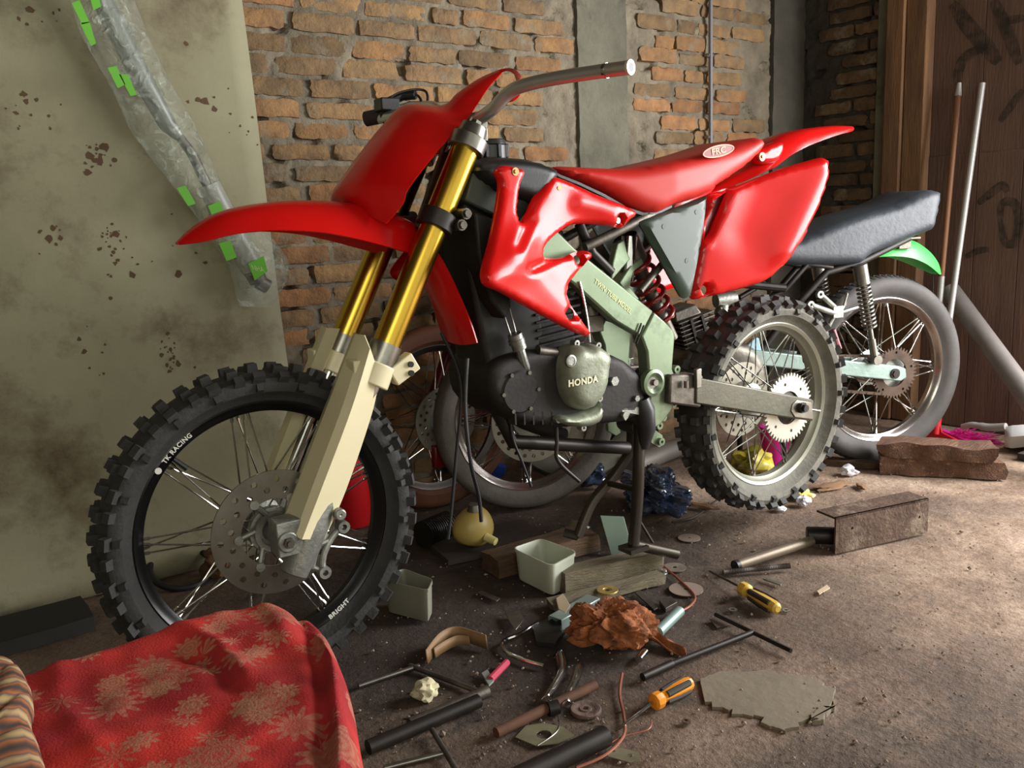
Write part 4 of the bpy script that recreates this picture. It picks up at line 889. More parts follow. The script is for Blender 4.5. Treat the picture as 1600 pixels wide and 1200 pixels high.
# ------------------------------------------------------------ second motorcycle, parked behind
P2 = F2.P
b2k = empty('motorcycle', (F2.O[0], F2.O[1], 0), F2.az, 'older motorcycle with black seat and green rear fender parked by the right wall', 'motorcycle')
rimch = mat('polished_rim', (196, 190, 186), .22, .95, col2=(150, 140, 130), nscale=9)
w2r = wheel_parts(b2k, (0, 0, .335), 'rear_wheel', .335, .262, .045, .024, rimch, mat('dark_road_tyre', (58, 56, 54), .7, col2=(84, 80, 76), nscale=9), knobs=0, hub_r=.045, hub_w=.12, nsp=32, spoke_r=.0022)
mb = MB()   # tread cuts across the crown
for k in range(84):
    q = 2*math.pi*k/84; e1 = np.array([math.cos(q), 0, math.sin(q)]); e2 = np.array([-math.sin(q), 0, math.cos(q)])
    for s in (1, -1): mb.box(e1*.3305+np.array([0, s*.018, 0]), (.026, .010, .008), np.array([np.array([0, 1, 0])+e1*-.35*s, e2, e1]).T)
mb.build('tread', rubber, w2r)
w2f = wheel_parts(b2k, (WB2, 0, .30), 'front_wheel', .30, .240, .034, .020, rimch, rubold, knobs=0, hub_r=.04, hub_w=.1, nsp=32, spoke_r=.0022)
brake_disc(w2f, .062, .132, .075, 24, mat('pale_brake_disc', (176, 172, 156)), wavy=0)
brownsp = mat('rusty_sprocket', (92, 74, 60), .7, .5, col2=(60, 46, 38), nscale=20)
sprocket(w2r, .082, .092, 42, .05, brownsp)
arm2 = mat('pale_blue_green_arm', (150, 172, 164), .4, .5, col2=(120, 138, 130), nscale=5, bump=.1)
for s in (1, -1):
    mb = MB(); mb.prism([P2(*p, .11)*np.array([1, s, 1]) for p in ((1120, 540), (1310, 562), (1405, 572), (1416, 576), (1417, 590), (1408, 596), (1310, 586), (1118, 562))], (0, -s*.028, 0)); a_ = mb.build('swingarm', arm2, b2k, bevel=.004)
    mb = MB(); c = P2(1399, 584, .113)*np.array([1, s, 1]); mb.hexa(c, .013, .012); mb.disc(c, .018, .004); mb.build('axle_nut', blackm, a_)
    # shock absorber
    t_ = P2(1344, 418, .115)*np.array([1, s, 1]); bt = P2(1367, 562, .115)*np.array([1, s, 1]); d_ = (bt-t_); L_ = np.linalg.norm(d_); d_ /= L_; xx = np.cross(d_, [0, 1, 0]); xx /= np.linalg.norm(xx); yy = np.cross(d_, xx)
    mb = MB(); mb.tube([t_-d_*.01, t_+d_*.055], .0245, 20); mb.tube([t_+d_*.05, bt-d_*.02], .009, 14); mb.tube([bt-d_*.075, bt-d_*.01], .013, 14); mb.tube([bt+np.array([0, -.018, 0]), bt+np.array([0, .018, 0])], .017, 16); so = mb.build('shock_absorber', steel, b2k)
    mb = MB(); mb.tube([t_+d_*(.045+.165*t)+.0215*(math.cos(q)*xx+math.sin(q)*yy) for t, q in ((t, t*2*math.pi*12) for t in np.linspace(0, 1, 220))], .0042, 8); mb.build('shock_spring', steel, so, smooth=60)
seat2 = [(1170, 402), (1200, 385), (1245, 373), (1300, 350), (1332, 338), (1395, 320), (1430, 303), (1447, 297), (1461, 299), (1466, 306), (1457, 352), (1451, 360), (1425, 370), (1396, 382), (1358, 398), (1345, 409), (1328, 414), (1240, 414), (1200, 411), (1168, 412)]
so2 = panel(F2, seat2, .095, bulge=.035, ew=16, back='mirror', sp=6, smooth=2, grooves=[]).build('seat', mat('cracked_black_vinyl', (44, 50, 56), .5, col2=(60, 66, 72), nscale=9, bump=.15, bscale=60), b2k, smooth=60)
greenp = mat('green_plastic', (70, 186, 84), .35, col2=(60, 170, 76), nscale=4)
gl = loft([(a, b) for a, b in zip(cat_rom([P2(*p, 0) for p in ((1355, 384), (1385, 376), (1420, 376), (1445, 390), (1462, 410), (1468, 428))], 6, False), cat_rom([P2(*p) for p in ((1372, 402, .05), (1400, 401, .055), (1425, 404, .058), (1445, 412, .05), (1458, 421, .035), (1467, 429, .015))], 6, False))], p=2.2, n=15)
gf = gl.build('rear_fender', greenp, b2k, smooth=60)
mb = MB(); mb.box(P2(1405, 382, .03), (.05, .06, .03)); mb.box(P2(1420, 372, .03), (.06, .05, .008)); mb.build('fender_bracket', dsteel, b2k, bevel=.002)
mb = MB(); mb.tube([P2(1458, 428, .0), P2(1458, 470, .0)], .002, 6); mb.build('hanging_wire', blackm, b2k)
for s in (1, -1):
    for pts, r in (([(1420, 372, .08), (1340, 412, .09), (1292, 425, .09), (1255, 465, .085), (1225, 500, .08)], .012), ([(1300, 418, .09), (1262, 412, .09), (1225, 455, .085), (1190, 470, .07)], .009), ([(1225, 500, .08), (1180, 560, .07), (1120, 600, .06)], .014), ([(1190, 400, .06), (1130, 420, .05), (1040, 420, .02)], .016)):
        mb = MB(); mb.tube([P2(*p)*np.array([1, s, 1]) for p in pts], r, 12); mb.build('frame_tube', blackm, b2k)
# passenger peg bracket
mb = MB(); mb.tube([P2(1283, 461, .15), P2(1304, 480, .13)], .009, 10); mb.tube([P2(1268, 477, .15), P2(1304, 490, .13)], .010, 10)
mb.tube([P2(1304, 486, .13), P2(1318, 480, .13), P2(1324, 458, .13), P2(1320, 478, .13)], .005, 8); mb.tube([P2(1308, 490, .13), P2(1340, 480, .12)], .007, 8); mb.tube([P2(1303, 494, .12), P2(1290, 518, .12)], .008, 8)
mb.box(P2(1306, 487, .125), (.04, .03, .04)); pb = mb.build('foot_peg_bracket', alu, b2k, bevel=.002)
for q in ((1281, 460), (1266, 476)): mb = MB(); mb.lathe([(.005, -.006), (.0125, -.006), (.0125, .006), (.005, .006)], P2(*q, .152), n=16); mb.build('bracket_eye', alu, pb)
mb = MB(); mb.tube([P2(1301, 515, .1), P2(1311, 545, .1)], .01, 10); mb.build('brake_arm', mat('faded_pink_paint', (150, 90, 96), .5), b2k)
chain(b2k, P2(1160, 556, .085), P2(1390, 556, .085), m_=brownsp); chain(b2k, P2(1160, 600, .085), P2(1388, 616, .085), m_=brownsp)
# engine with finned cylinder leaning forward
mb = MB(); cA = P2(1120, 545, 0); cB = P2(1050, 480, 0); dd = (cB-cA); 
c0 = P2(1078, 520, .0); e1 = P2(1103, 478, 0)-P2(1045, 500, 0); e1 /= np.linalg.norm(e1); e3 = np.cross(e1, [0, 1, 0]); e3 = e3 if e3[2] > 0 else -e3; Rf = np.array([e1, [0, 1, 0], e3]).T
for k in range(9): mb.box(c0+e3*(-.055+.0145*k), (.13, .15, .0045), Rf)
mb.box(c0, (.10, .12, .12), Rf); mb.build('finned_cylinder', dsteel, b2k, bevel=.001)
mb = MB(); mb.box(c0-e1*.02+e3*.082, (.10, .13, .035), Rf, taper=.8); mb.build('cylinder_head', dsteel, b2k, bevel=.006)
for dx in (-.02, .02): mb = MB(); mb.box(c0+e1*dx+np.array([0, .0, 0]), (.008, .156, .125), Rf); mb.build('fin_rib', blackm, b2k)
panel(F2, [(1065, 560), (1110, 530), (1160, 535), (1190, 560), (1195, 610), (1150, 640), (1090, 640), (1060, 610)], .09, bulge=.03, ew=18, back='mirror', sp=8).build('crankcase', dsteel, b2k, smooth=50)
mb = MB(); mb.tube([P2(1130, 476, .06), P2(1128, 500, .06)], .018, 16); mb.lathe([(.014, -.006), (.022, -.006), (.022, .006), (.014, .006)], P2(1124, 488, .06), (1, 0, .2), n=20); mb.tube([P2(1118, 470, .05), P2(1148, 466, .05)], .024, 16); mb.build('carburettor', alu, b2k)
mb = MB(); mb.prism([P2(*p, .09) for p in ((1163, 545), (1180, 528), (1186, 528), (1192, 555), (1176, 572))], (0, -.02, 0)); mb.build('light_blue_cover', mat('pale_blue_cover', (150, 186, 196), .4), b2k, bevel=.003)
# tank, fork, bars (mostly hidden behind the red motorcycle but standing there)
panel(F2, [(1170, 395), (1120, 360), (1050, 340), (980, 345), (940, 380), (950, 420), (1050, 430), (1165, 415)], .08, bulge=.05, ew=26, back='mirror', sp=12).build('fuel_tank', black, b2k, smooth=60)
for s in (1, -1):
    mb = MB(); tp = np.array([WB2-.33, s*.085, .86]); bt = np.array([WB2, s*.085, .295]); mb.tube([tp, tp*.45+bt*.55], .016, 14); mb.tube([tp*.5+bt*.5, bt-np.array([-.01, 0, .02])], .023, 14); mb.build('fork_leg', blackm, b2k)
mb = MB(); mb.tube([(WB2-.36, -.33, .97), (WB2-.33, -.15, .93), (WB2-.32, 0, .88), (WB2-.33, .15, .93), (WB2-.36, .33, .97)], .011, 12); mb.build('handlebar', blackm, b2k)
for s in (1, -1):
    mb = MB(); mb.tube([(WB2-.29, s*.03, .82), (.72, s*.05, .70), (.45, s*.09, .66)], .014, 10); mb.build('top_tube', blackm, b2k)
mb = MB(); mb.tube([(WB2-.3, 0, .78), (.83, .0, .30), (.5, 0, .2)], .016, 10); mb.build('down_tube', blackm, b2k)
mb = MB(); mb.tube([(.50, .12, .28), (.46, .16, .01)], .01, 10); mb.tube([(.50, -.12, .28), (.46, -.16, .01)], .01, 10); mb.tube([(.50, -.12, .28), (.50, .12, .28)], .012, 10); mb.build('stand', blackm, b2k)
bl = mat('blue_plastic', (52, 88, 190), .4)

# ------------------------------------------------------------ third front wheel with red fork leg
c3 = fl(690, 790)
F3 = Fr((c3[0], c3[1]), math.pi-.02)
fk = empty('front_fork', (c3[0], c3[1], 0), F3.az, 'spare front fork with brown-walled road tyre and red leg leaning at the brick wall', 'fork')
tanw = mat('tan_wall_tyre', (112, 66, 40), .75, col2=(84, 52, 36), nscale=7)
w3 = wheel_parts(fk, (0, 0, .30), 'wheel', .30, .24, .028, .018, mat('dull_grey_rim', (110, 104, 98), .4, .7), tanw, knobs=0, hub_r=.035, hub_w=.1, nsp=32)
brake_disc(w3, .06, .11, .06, 20, MATS['pale_brake_disc'])
redp = mat('dark_red_paint', (120, 22, 22), .35, col2=(90, 18, 18), nscale=6)
P3 = F3.P
for s in (1, -1):
    mb = MB(); lo = np.array([.0, s*.08, .28]); hi = np.array([-.26, s*.08, .80]); mb.tube([lo-np.array([0, 0, .02]), lo*.45+hi*.55], .022, 14); l_ = mb.build('fork_leg', redp, fk); mb = MB(); mb.tube([lo*.45+hi*.55, hi], .015, 14); mb.build('fork_tube', blackm, l_)
    mb = MB(); mb.hexa((0, s*.105, .30), .012, .03); mb.build('axle_nut', mat('brass_part', (150, 110, 56), .4, .7), l_)
mb = MB(); mb.box((-.26, 0, .79), (.06, .2, .03)); mb.box((-.18, 0, .64), (.06, .2, .03)); mb.build('yoke', blackm, fk, bevel=.003)
mb = MB(); mb.box((.035, .068, .19), (.05, .03, .075)); mb.build('brake_caliper', redp, fk, bevel=.006)

# loose tyre lying against the wall, behind the stand
ct = fl(1000, 738)
mb = MB(); R_ = .29; tl = math.radians(24); ax = np.array([.35, math.cos(tl), -math.sin(tl)]); ax /= np.linalg.norm(ax)
prof = [(R_-.085, .022), (R_-.07, .032), (R_-.035, .036), (R_-.008, .026), (R_, .0), (R_-.008, -.026), (R_-.035, -.036), (R_-.07, -.032), (R_-.085, -.022), (R_-.078, -.024), (R_-.02, -.02), (R_-.02, .02), (R_-.078, .024)]
mb.lathe(prof, (0, 0, 0), ax, 80); zmin = min(v[2] for v in mb.v)
ty = mb.build('loose_tyre', mat('grey_dusty_tyre', (96, 96, 84), .85, col2=(120, 118, 104), nscale=6), loc=(ct[0]-.18, ct[1]+.17, -zmin)); tag(ty, 'loose grey road tyre leaning at the brick wall behind the centre stand', 'tyre')
# grey slanting tube on floor behind
a = fl(1012, 722, .05); b = fl(1070, 688, .09)
mb = MB(); mb.tube([fl(985, 728, .045), fl(1040, 706, .045), fl(1074, 694, .045)], [.04, .036, .034], 18); o = mb.build('muffler', mat('grey_paint_metal', (120, 116, 108), .5, .3)); tag(o, 'grey muffler tube lying on the floor behind the centre stand', 'muffler')

# ------------------------------------------------------------ squeegee, broom, poles, pvc pipe, scoop, timber by the right wall
polem = mat('pale_grey_pole', (168, 166, 162), .4, .2)
basew = fl(1462, 688)
redb = mat('red_tool_plastic', (206, 30, 44), .35)
def pt(x, y, X): return atX(x, y, X)
sq = empty('squeegee', tuple(fl(1462, 690)), 0, 'red floor squeegee with long silver pole standing by the right wall', 'squeegee')
so = np.array(fl(1462, 690))
bx_ = fl(1462, 690); foot = np.array([bx_[0], bx_[1], .03]); topp = atX(1535, 130, XW-.03)
foot = atX(1462, 665, bx_[0]); 
mb = MB(); mb.tube([foot-so+np.array([0, 0, .05]), topp-so], .0115, 16); mb.build('pole', polem, sq)
mb = MB(); mb.tube([foot-so-np.array([0, 0, .035]), foot-so+(topp-foot)*.075], .017, 16); mb.prism([atX(x, y, bx_[0])-so for x, y in ((1420, 690), (1428, 680), (1452, 676), (1458, 655), (1466, 655), (1472, 676), (1500, 690), (1508, 697), (1470, 694), (1462, 688), (1450, 694))], (.016, 0.008, 0)); mb.build('head', redb, sq, bevel=.002)
mb = MB(); q0 = atX(1412, 692, bx_[0])-so; q1 = atX(1515, 700, bx_[0])-so; mb.tube([q0, q1], .007, 8); mb.build('blade', mat('red_rubber_blade', (150, 20, 30), .6), sq)
br = np.array(fl(1480, 694)); br += np.array([.10, .05, 0]); bo = empty('broom', tuple(br), 0, 'magenta bristled broom with brown and silver stick behind the red squeegee', 'broom')
ft2 = atX(1450, 665, br[0]); tp2 = atX(1497, 150, XW-.02); mid2 = ft2+(tp2-ft2)*.46
mb = MB(); mb.tube([ft2-br, mid2-br], .012, 14); st2 = mb.build('lower_pole', polem, bo)
mb = MB(); mb.tube([mid2-br, tp2-br], .0105, 14); mb.build('upper_pole', mat('brown_wood_pole', (130, 88, 56), .6), bo)
mb = MB(); mb.tube([tp2-br, tp2-br+(tp2-ft2)/np.linalg.norm(tp2-ft2)*.05], [.013, .008], 14); mb.build('pole_cap', polem, bo)
mb = MB(); mb.tube([ft2-br-np.array([0, 0, .02]), ft2-br+(tp2-ft2)*.05], .016, 14); mb.tube([atX(1450, 670, br[0])-br, atX(1450, 694, br[0])-br], .014, 12); mb.build('socket', redb, bo)
bm2 = MB(); magenta = mat('magenta_bristles', (216, 40, 150), .5)
rg_ = random.Random(3); b0 = atX(1474, 674, br[0]); b1_ = atX(1524, 690, br[0])
bm2.prism([atX(x, y, br[0])-br for x, y in ((1448, 672), (1474, 673), (1520, 690), (1514, 696), (1474, 690), (1448, 690))], (.03, .01, 0)); bh = bm2.build('broom_head', magenta, bo, bevel=.003)
bm2 = MB()
for k in range(170):
    p = b0*(1-rg_.random())+b1_*0; t = rg_.random(); p = b0+(b1_-b0)*t; p = p-br+np.array([rg_.uniform(0, .05), 0, -.005]); q = p+np.array([rg_.uniform(-.03, .03), -rg_.uniform(.03, .10), rg_.uniform(-.02, .035)]); q[2] = max(q[2], .002); bm2.tube([p, q], .0012, 4)
bm2.build('bristles', magenta, bo, kind='stuff')
pvc = MB(); pA = atX(1485, 455, XW-.06); pB = atX(1600, 612, XW-.32); d_ = (pB-pA); pC = pA+d_*1.65; 
if pC[2] < .03: pC = pA+d_*((pA[2]-.04)/(-d_[2]))
pvc.tube([pA, pC], .038, 24); o = pvc.build('grey_pipe', mat('mottled_grey_pipe', (136, 130, 126), .45, .1, col2=(110, 104, 100), nscale=8)); tag(o, 'thick mottled grey pipe slanting down to the right against the boards', 'pipe')
# white dustpan with a handle, right edge
sc = np.array(fl(1575, 702)); scm = mat('white_plastic', (208, 208, 204), .35)
so3 = empty('dustpan', (sc[0], sc[1], 0), 0, 'white plastic dustpan with grey handle on the floor at the right edge', 'dustpan')
def Q(x, y, dx=0): return atX(x, y, sc[0]+dx)-np.array([sc[0], sc[1], 0])
mb = MB(); rows = []
for x, y0, y1 in ((1570, 668, 698), (1582, 665, 700), (1600, 664, 698), (1640, 668, 700)): rows.append([Q(x, y0, .0), Q(x, (y0+y1)/2, -.04), Q(x, y1, -.03), Q(x, y1, .10), Q(x, y0, .09)])
mb.grid(rows, closed_u=True); mb.build('pan', scm, so3, solid=.003, smooth=60)
mb = MB(); mb.tube(cat_rom([Q(1504, 667), Q(1520, 664), Q(1545, 668), (Q(1572, 667))], 5, False), [.012]*8+[.015]*8, 14); mb.build('handle', mat('grey_handle_plastic', (150, 146, 142), .4), so3)
mb = MB(); pp = fl(1600, 707, .015); mb.box((pp[0]+.1, pp[1]-.06, .012), (.3, .12, .02)); o = mb.build('floor_plank', mat('dark_plank', (50, 42, 36), .8)); tag(o, 'low dark plank on the floor in front of the white dustpan', 'plank')
# old timber block
def blockz(name, corners_front, depth, z0, z1, m, lab, cat, seed=0, rough=.006, nseg=22):
    A, B_ = [np.array(c, float) for c in corners_front]; u = B_-A; L_ = np.linalg.norm(u[:2]); u = u/L_; n = np.array([-u[1], u[0], 0]); rows = []
    prof = [(0, z0), (0, (z0+z1)/2), (0, z1), (depth*.5, z1), (depth, z1), (depth, (z0+z1)/2), (depth, z0), (depth*.5, z0)]
    for i in range(nseg+1):
        t = L_*i/nseg; r = []
        for (d_, z) in prof:
            k = rough*noise.noise(Vector((t*14+seed, d_*20, z*25))); k2 = rough*noise.noise(Vector((t*9, d_*30+seed, z*22+5)))
            r.append(A[:2].tolist()+[0] + 0*u if False else np.array([A[0], A[1], 0])+u*(t+(k*2.5 if i in (0, nseg) else 0))+n*(d_+k)+np.array([0, 0, z+k2*(z > z0+.001)]))
        rows.append(r)
    mb = MB(); mb.grid(rows, closed_u=True); mb.f.append(tuple(range(8))); mb.f.append(tuple(nseg*8+i for i in range(8))[::-1]); mb.mi += [0, 0]
    o = mb.build(name, m, smooth=28); 
    if lab: tag(o, lab, cat)
    return o
tA = fl(1375, 741); tB = fl(1568, 750)
brown = mat('rough_brown_timber', (116, 82, 58), .85, col2=(78, 52, 38), nscale=4, stretch=(1.2, 9, 9), bump=.8, bscale=24, grime=(150, 118, 88), gscale=7, glo=.56, ghi=.68)
ztb = atY(1375, 693, tA[1])[2]
blk = blockz('timber_block', (tA, tB), .13, 0, ztb*.58, brown, 'weathered split timber block on the floor in front of the red squeegee', 'timber', rough=.012)
up_ = blockz('split_top', ((tA[0]+.0, tA[1]+.004, 0), (tB[0]-.05, tB[1]+.01, 0)), .12, ztb*.56, ztb, brown, None, None, 4, rough=.016); up_.parent = blk
o = blockz('floor_batten', (fl(1290, 728), fl(1374, 734)), .05, 0, .022, wood, 'thin pale batten on the floor left of the timber block', 'batten', 6, rough=.004)
# magenta cup, yellow bag, crumpled bits behind the rear wheel
cp = fl(1210, 728); mb = MB(); cp += np.array([.03, .02, 0]); mb.lathe([(.0001, 0), (.038, 0), (.060, .14), (.056, .14), (.033, .004), (.0001, .004)], (cp[0], cp[1], 0), (0, 0, 1), 28, closed=False); o = mb.build('plastic_cup', mat('magenta_plastic', (214, 30, 150), .4), smooth=40); tag(o, 'magenta plastic cup on the floor seen through the rear spokes', 'cup')
def crumple(name, c, r, h, m, lab, cat, seed=0, sub=3, amp=.55, sc=(1, 1), folds=0):
    import bmesh
    bm = bmesh.new(); bmesh.ops.create_icosphere(bm, subdivisions=sub, radius=1)
    for v in bm.verts:
        n_ = noise.noise(v.co*1.6+Vector((seed, seed*2, 0))); n2 = abs(noise.noise(v.co*3.2+Vector((seed*3, 1, seed)))); n3 = abs(noise.noise(v.co*7.5+Vector((1, seed, seed))))
        f_ = 1+amp*.8*n_-amp*.55*n2-amp*.22*n3
        if folds: th = math.atan2(v.co.y-.2, v.co.x-.3); f_ += .11*math.sin(folds*th+5*n_)*(1-abs(v.co.z)**3)+.05*math.sin(folds*2.3*th+9*n_)
        v.co = Vector((v.co.x*r*f_*sc[0], v.co.y*r*f_*sc[1], v.co.z*h*f_))
    mz = min(v.co.z for v in bm.verts)
    for v in bm.verts: v.co.z = max(v.co.z-mz*.75, 0)+.001
    me = bpy.data.meshes.new(name); bm.to_mesh(me); bm.free(); me.materials.append(m); me.shade_smooth(); me.set_sharp_from_angle(angle=math.radians(30))
    o = bpy.data.objects.new(name, me); C.objects.link(o); o.location = (c[0], c[1], 0); o.rotation_euler = (0, 0, seed)
    if lab: tag(o, lab, cat)
    return o
yel = mat('yellow_wrapper', (210, 190, 40), .45, col2=(240, 230, 170), nscale=14); whi = mat('white_crumple', (214, 214, 220), .5)
q = fl(1172, 742); crumple('plastic_bag', (q[0]+.03, q[1]+.02), .075, .05, mat('yellow_black_bag', (200, 184, 50), .4, col2=(40, 38, 24), nscale=11), 'yellow and black bag crumpled beyond the lower rear wheel rim', 'bag', 2)
q = fl(1252, 778); crumple('wrapper', q, .04, .016, yel, 'yellow snack wrapper on the floor by the rear tyre', 'wrapper', 1)
q = fl(1255, 790); crumple('paper_ball', q, .026, .018, whi, 'small white crumpled paper beside the yellow wrapper', 'paper', 5)
q = fl(1326, 743); crumple('paper_ball', q, .03, .02, whi, 'white crumpled paper on the floor left of the timber block', 'paper', 7)
q = fl(1219, 798); crumple('paper_ball', q, .02, .008, whi, 'flat white paper scrap under the rear tyre', 'paper', 8)
for (x, y, r, sx) in ((1290, 765, .05, 1.8), (1345, 762, .028, 2.6), (1275, 748, .03, 1.5), (1232, 772, .02, 1.4)):
    pass
for i, (x, y, r, lab) in enumerate(((1298, 762, .045, 'flat brown clod of dirt right of the rear tyre'), (1345, 763, .02, 'small splinter of wood right of the brown clod'), (1100, 795, .03, 'flat dark scrap on the floor left of the rear tyre bottom'))):
    crumple('dirt_clod', fl(x, y), r, .008, mat('dry_clod', (128, 98, 70), .9), lab, 'debris', i+3, sc=(1.8, .7))
q = fl(965, 688, .12); mb = MB(); mb.box((q[0]+.25, q[1]+.22, .11), (.11, .05, .22), None, taper=.7); o = mb.build('plastic_jug', mat('pale_blue_jug', (170, 196, 220), .4), bevel=.01); tag(o, 'small pale blue jug by the brick wall behind the engine', 'jug')
q = fl(820, 752); mb = MB(); a = fl(780, 762, .03); mb.box((a[0]+.06, a[1]+.20, .035), (.22, .07, .07), np.array([[.9, -.3, .3], [.3, .95, 0], [-.3, .09, .95]])); o = mb.build('plastic_crate', bl, bevel=.008); tag(o, 'blue plastic box on the floor beyond the chrome front wheel', 'box')
# red canister behind the fork and box near it
c = fl(545, 824); mb = MB(); mb.lathe([(.0001, 0), (.062, 0), (.066, .01), (.066, .27), (.05, .31), (.024, .325), (.024, .35), (.0001, .35)], (0, 0, 0), (0, 0, 1), 32, closed=False); o = mb.build('fire_extinguisher', mat('red_enamel', (196, 26, 32), .3), smooth=40, loc=(c[0]+.03, c[1]+.03, 0)); tag(o, 'red cylinder standing behind the white fork guard', 'extinguisher')
mb = MB(); mb.lathe([(.0662, .20), (.0668, .20), (.0668, .26), (.0662, .26)], (0, 0, 0), (0, 0, 1), 20, ang=(math.radians(190), math.radians(260)), closed=True); mb.build('emblem', mat('cream_label', (200, 190, 150), .5), o)
# ------------------------------------------------------------ parcel hanging down the board: rod and sleeve in a clear bag
PB = lambda x, y, o=.05: atY(x, y, YW-.17-o)
wr_ = empty('wrapped_damper', tuple(PB(400, 430)), 0, 'long metal damper in a clear plastic bag with green print hung on the cement board', 'parcel')
wo = np.array(PB(400, 430)); K = lambda x, y, o=.05: np.array(PB(x, y, o))-wo
mb = MB(); mb.tube([K(140, -40), K(215, 110), K(262, 195), K(280, 213)], [.026, .026, .022, .014], 18); mb.build('upper_tube', mat('grey_painted_tube', (128, 132, 126), .4, .4), wr_)
mb = MB(); mb.tube([K(280, 213), K(300, 240), K(325, 292)], [.011, .013, .013], 14); mb.build('rod', dsteel, wr_)
mb = MB(); mb.tube([K(326, 288), K(342, 322), K(395, 420)], [.029, .032, .032], 22); mb.build('sleeve', mat('grey_white_sleeve', (156, 158, 148), .4), wr_)
mb = MB(); mb.tube([K(393, 416), K(404, 440)], [.03, .024], 18); mb.tube([K(404, 440, .05), K(418, 448, .05)], [.02, .02], 14); mb.build('end_fitting', dsteel, wr_)
film = bpy.data.materials.new('clear_film'); film.use_nodes = True; nt = film.node_tree; p = nt.nodes['Principled BSDF']; L = nt.links.new
p.inputs['Base Color'].default_value = lin((200, 210, 196)); p.inputs['Roughness'].default_value = .18; p.inputs['Alpha'].default_value = .20
tc = N(nt, 'ShaderNodeTexCoord'); wv = N(nt, 'ShaderNodeTexNoise', i_Scale=26.0, i_Detail=4.0, i_Distortion=1.2); L(tc.outputs['Object'], wv.inputs['Vector']); b_ = N(nt, 'ShaderNodeBump', i_Strength=.9, i_Distance=.02); L(wv.outputs[0], b_.inputs['Height']); L(b_.outputs[0], p.inputs['Normal'])
mp_ = N(nt, 'ShaderNodeMapRange'); mp_.inputs[1].default_value = .5; mp_.inputs[2].default_value = .72; mp_.inputs[3].default_value = .16; mp_.inputs[4].default_value = .55; L(wv.outputs[0], mp_.inputs[0]); L(mp_.outputs[0], p.inputs['Alpha'])
Lf = [(105, -30), (125, 50), (175, 140), (205, 205), (250, 265), (300, 330), (345, 395), (360, 425), (372, 478)]
Rt = [(200, -40), (225, 40), (262, 120), (300, 185), (335, 262), (362, 318), (425, 372), (452, 420), (425, 482)]
rows = []
for (a, b) in zip(cat_rom([np.array(q) for q in Lf], 6, False), cat_rom([np.array(q) for q in Rt], 6, False)):
    r = []; m_ = (a+b)/2; wd = np.linalg.norm(b-a)*.0019/2
    for k in range(20):
        q = 2*math.pi*k/20; x, y = m_+(b-a)/2*math.cos(q); dep = .052+math.sin(q)*min(.042, wd*.6)
        P_ = K(x, y, dep); P_ = P_+np.array([0, .006*noise.noise(Vector((x*.06, y*.06, k*.7))), 0]); r.append(P_)
    rows.append(r)
mb = MB(); mb.grid(rows, closed_u=True); mb.build('plastic_bag', film, wr_, smooth=60)
gp = mat('green_print', (96, 176, 40), .5)
for quad in (((112, 5), (124, 0), (140, 35), (128, 38)), ((125, 36), (140, 34), (150, 68), (142, 72)), ((168, 106), (182, 103), (196, 132), (184, 138)), ((186, 116), (200, 116), (214, 148), (204, 150)), ((276, 294), (290, 290), (306, 318), (294, 322)), ((325, 322), (344, 314), (350, 330), (332, 338)), ((342, 380), (360, 376), (370, 402), (354, 408)), ((388, 412), (412, 400), (418, 424), (398, 438)), ((136, -20), (150, -24), (158, 10), (146, 16))):
    mb = MB(); mb.prism([K(x, y, .098) for x, y in quad], (0, .0006, 0)); mb.build('green_mark', gp, wr_, smooth=0)
pk = K(403, 420, .099); text_mb('NHA', .022, lambda x, y: (pk[0]+x*.7-y*.35, pk[1], pk[2]+y-x*.2)).build('bag_lettering', mat('pale_print', (190, 220, 140), .5), wr_, smooth=0)

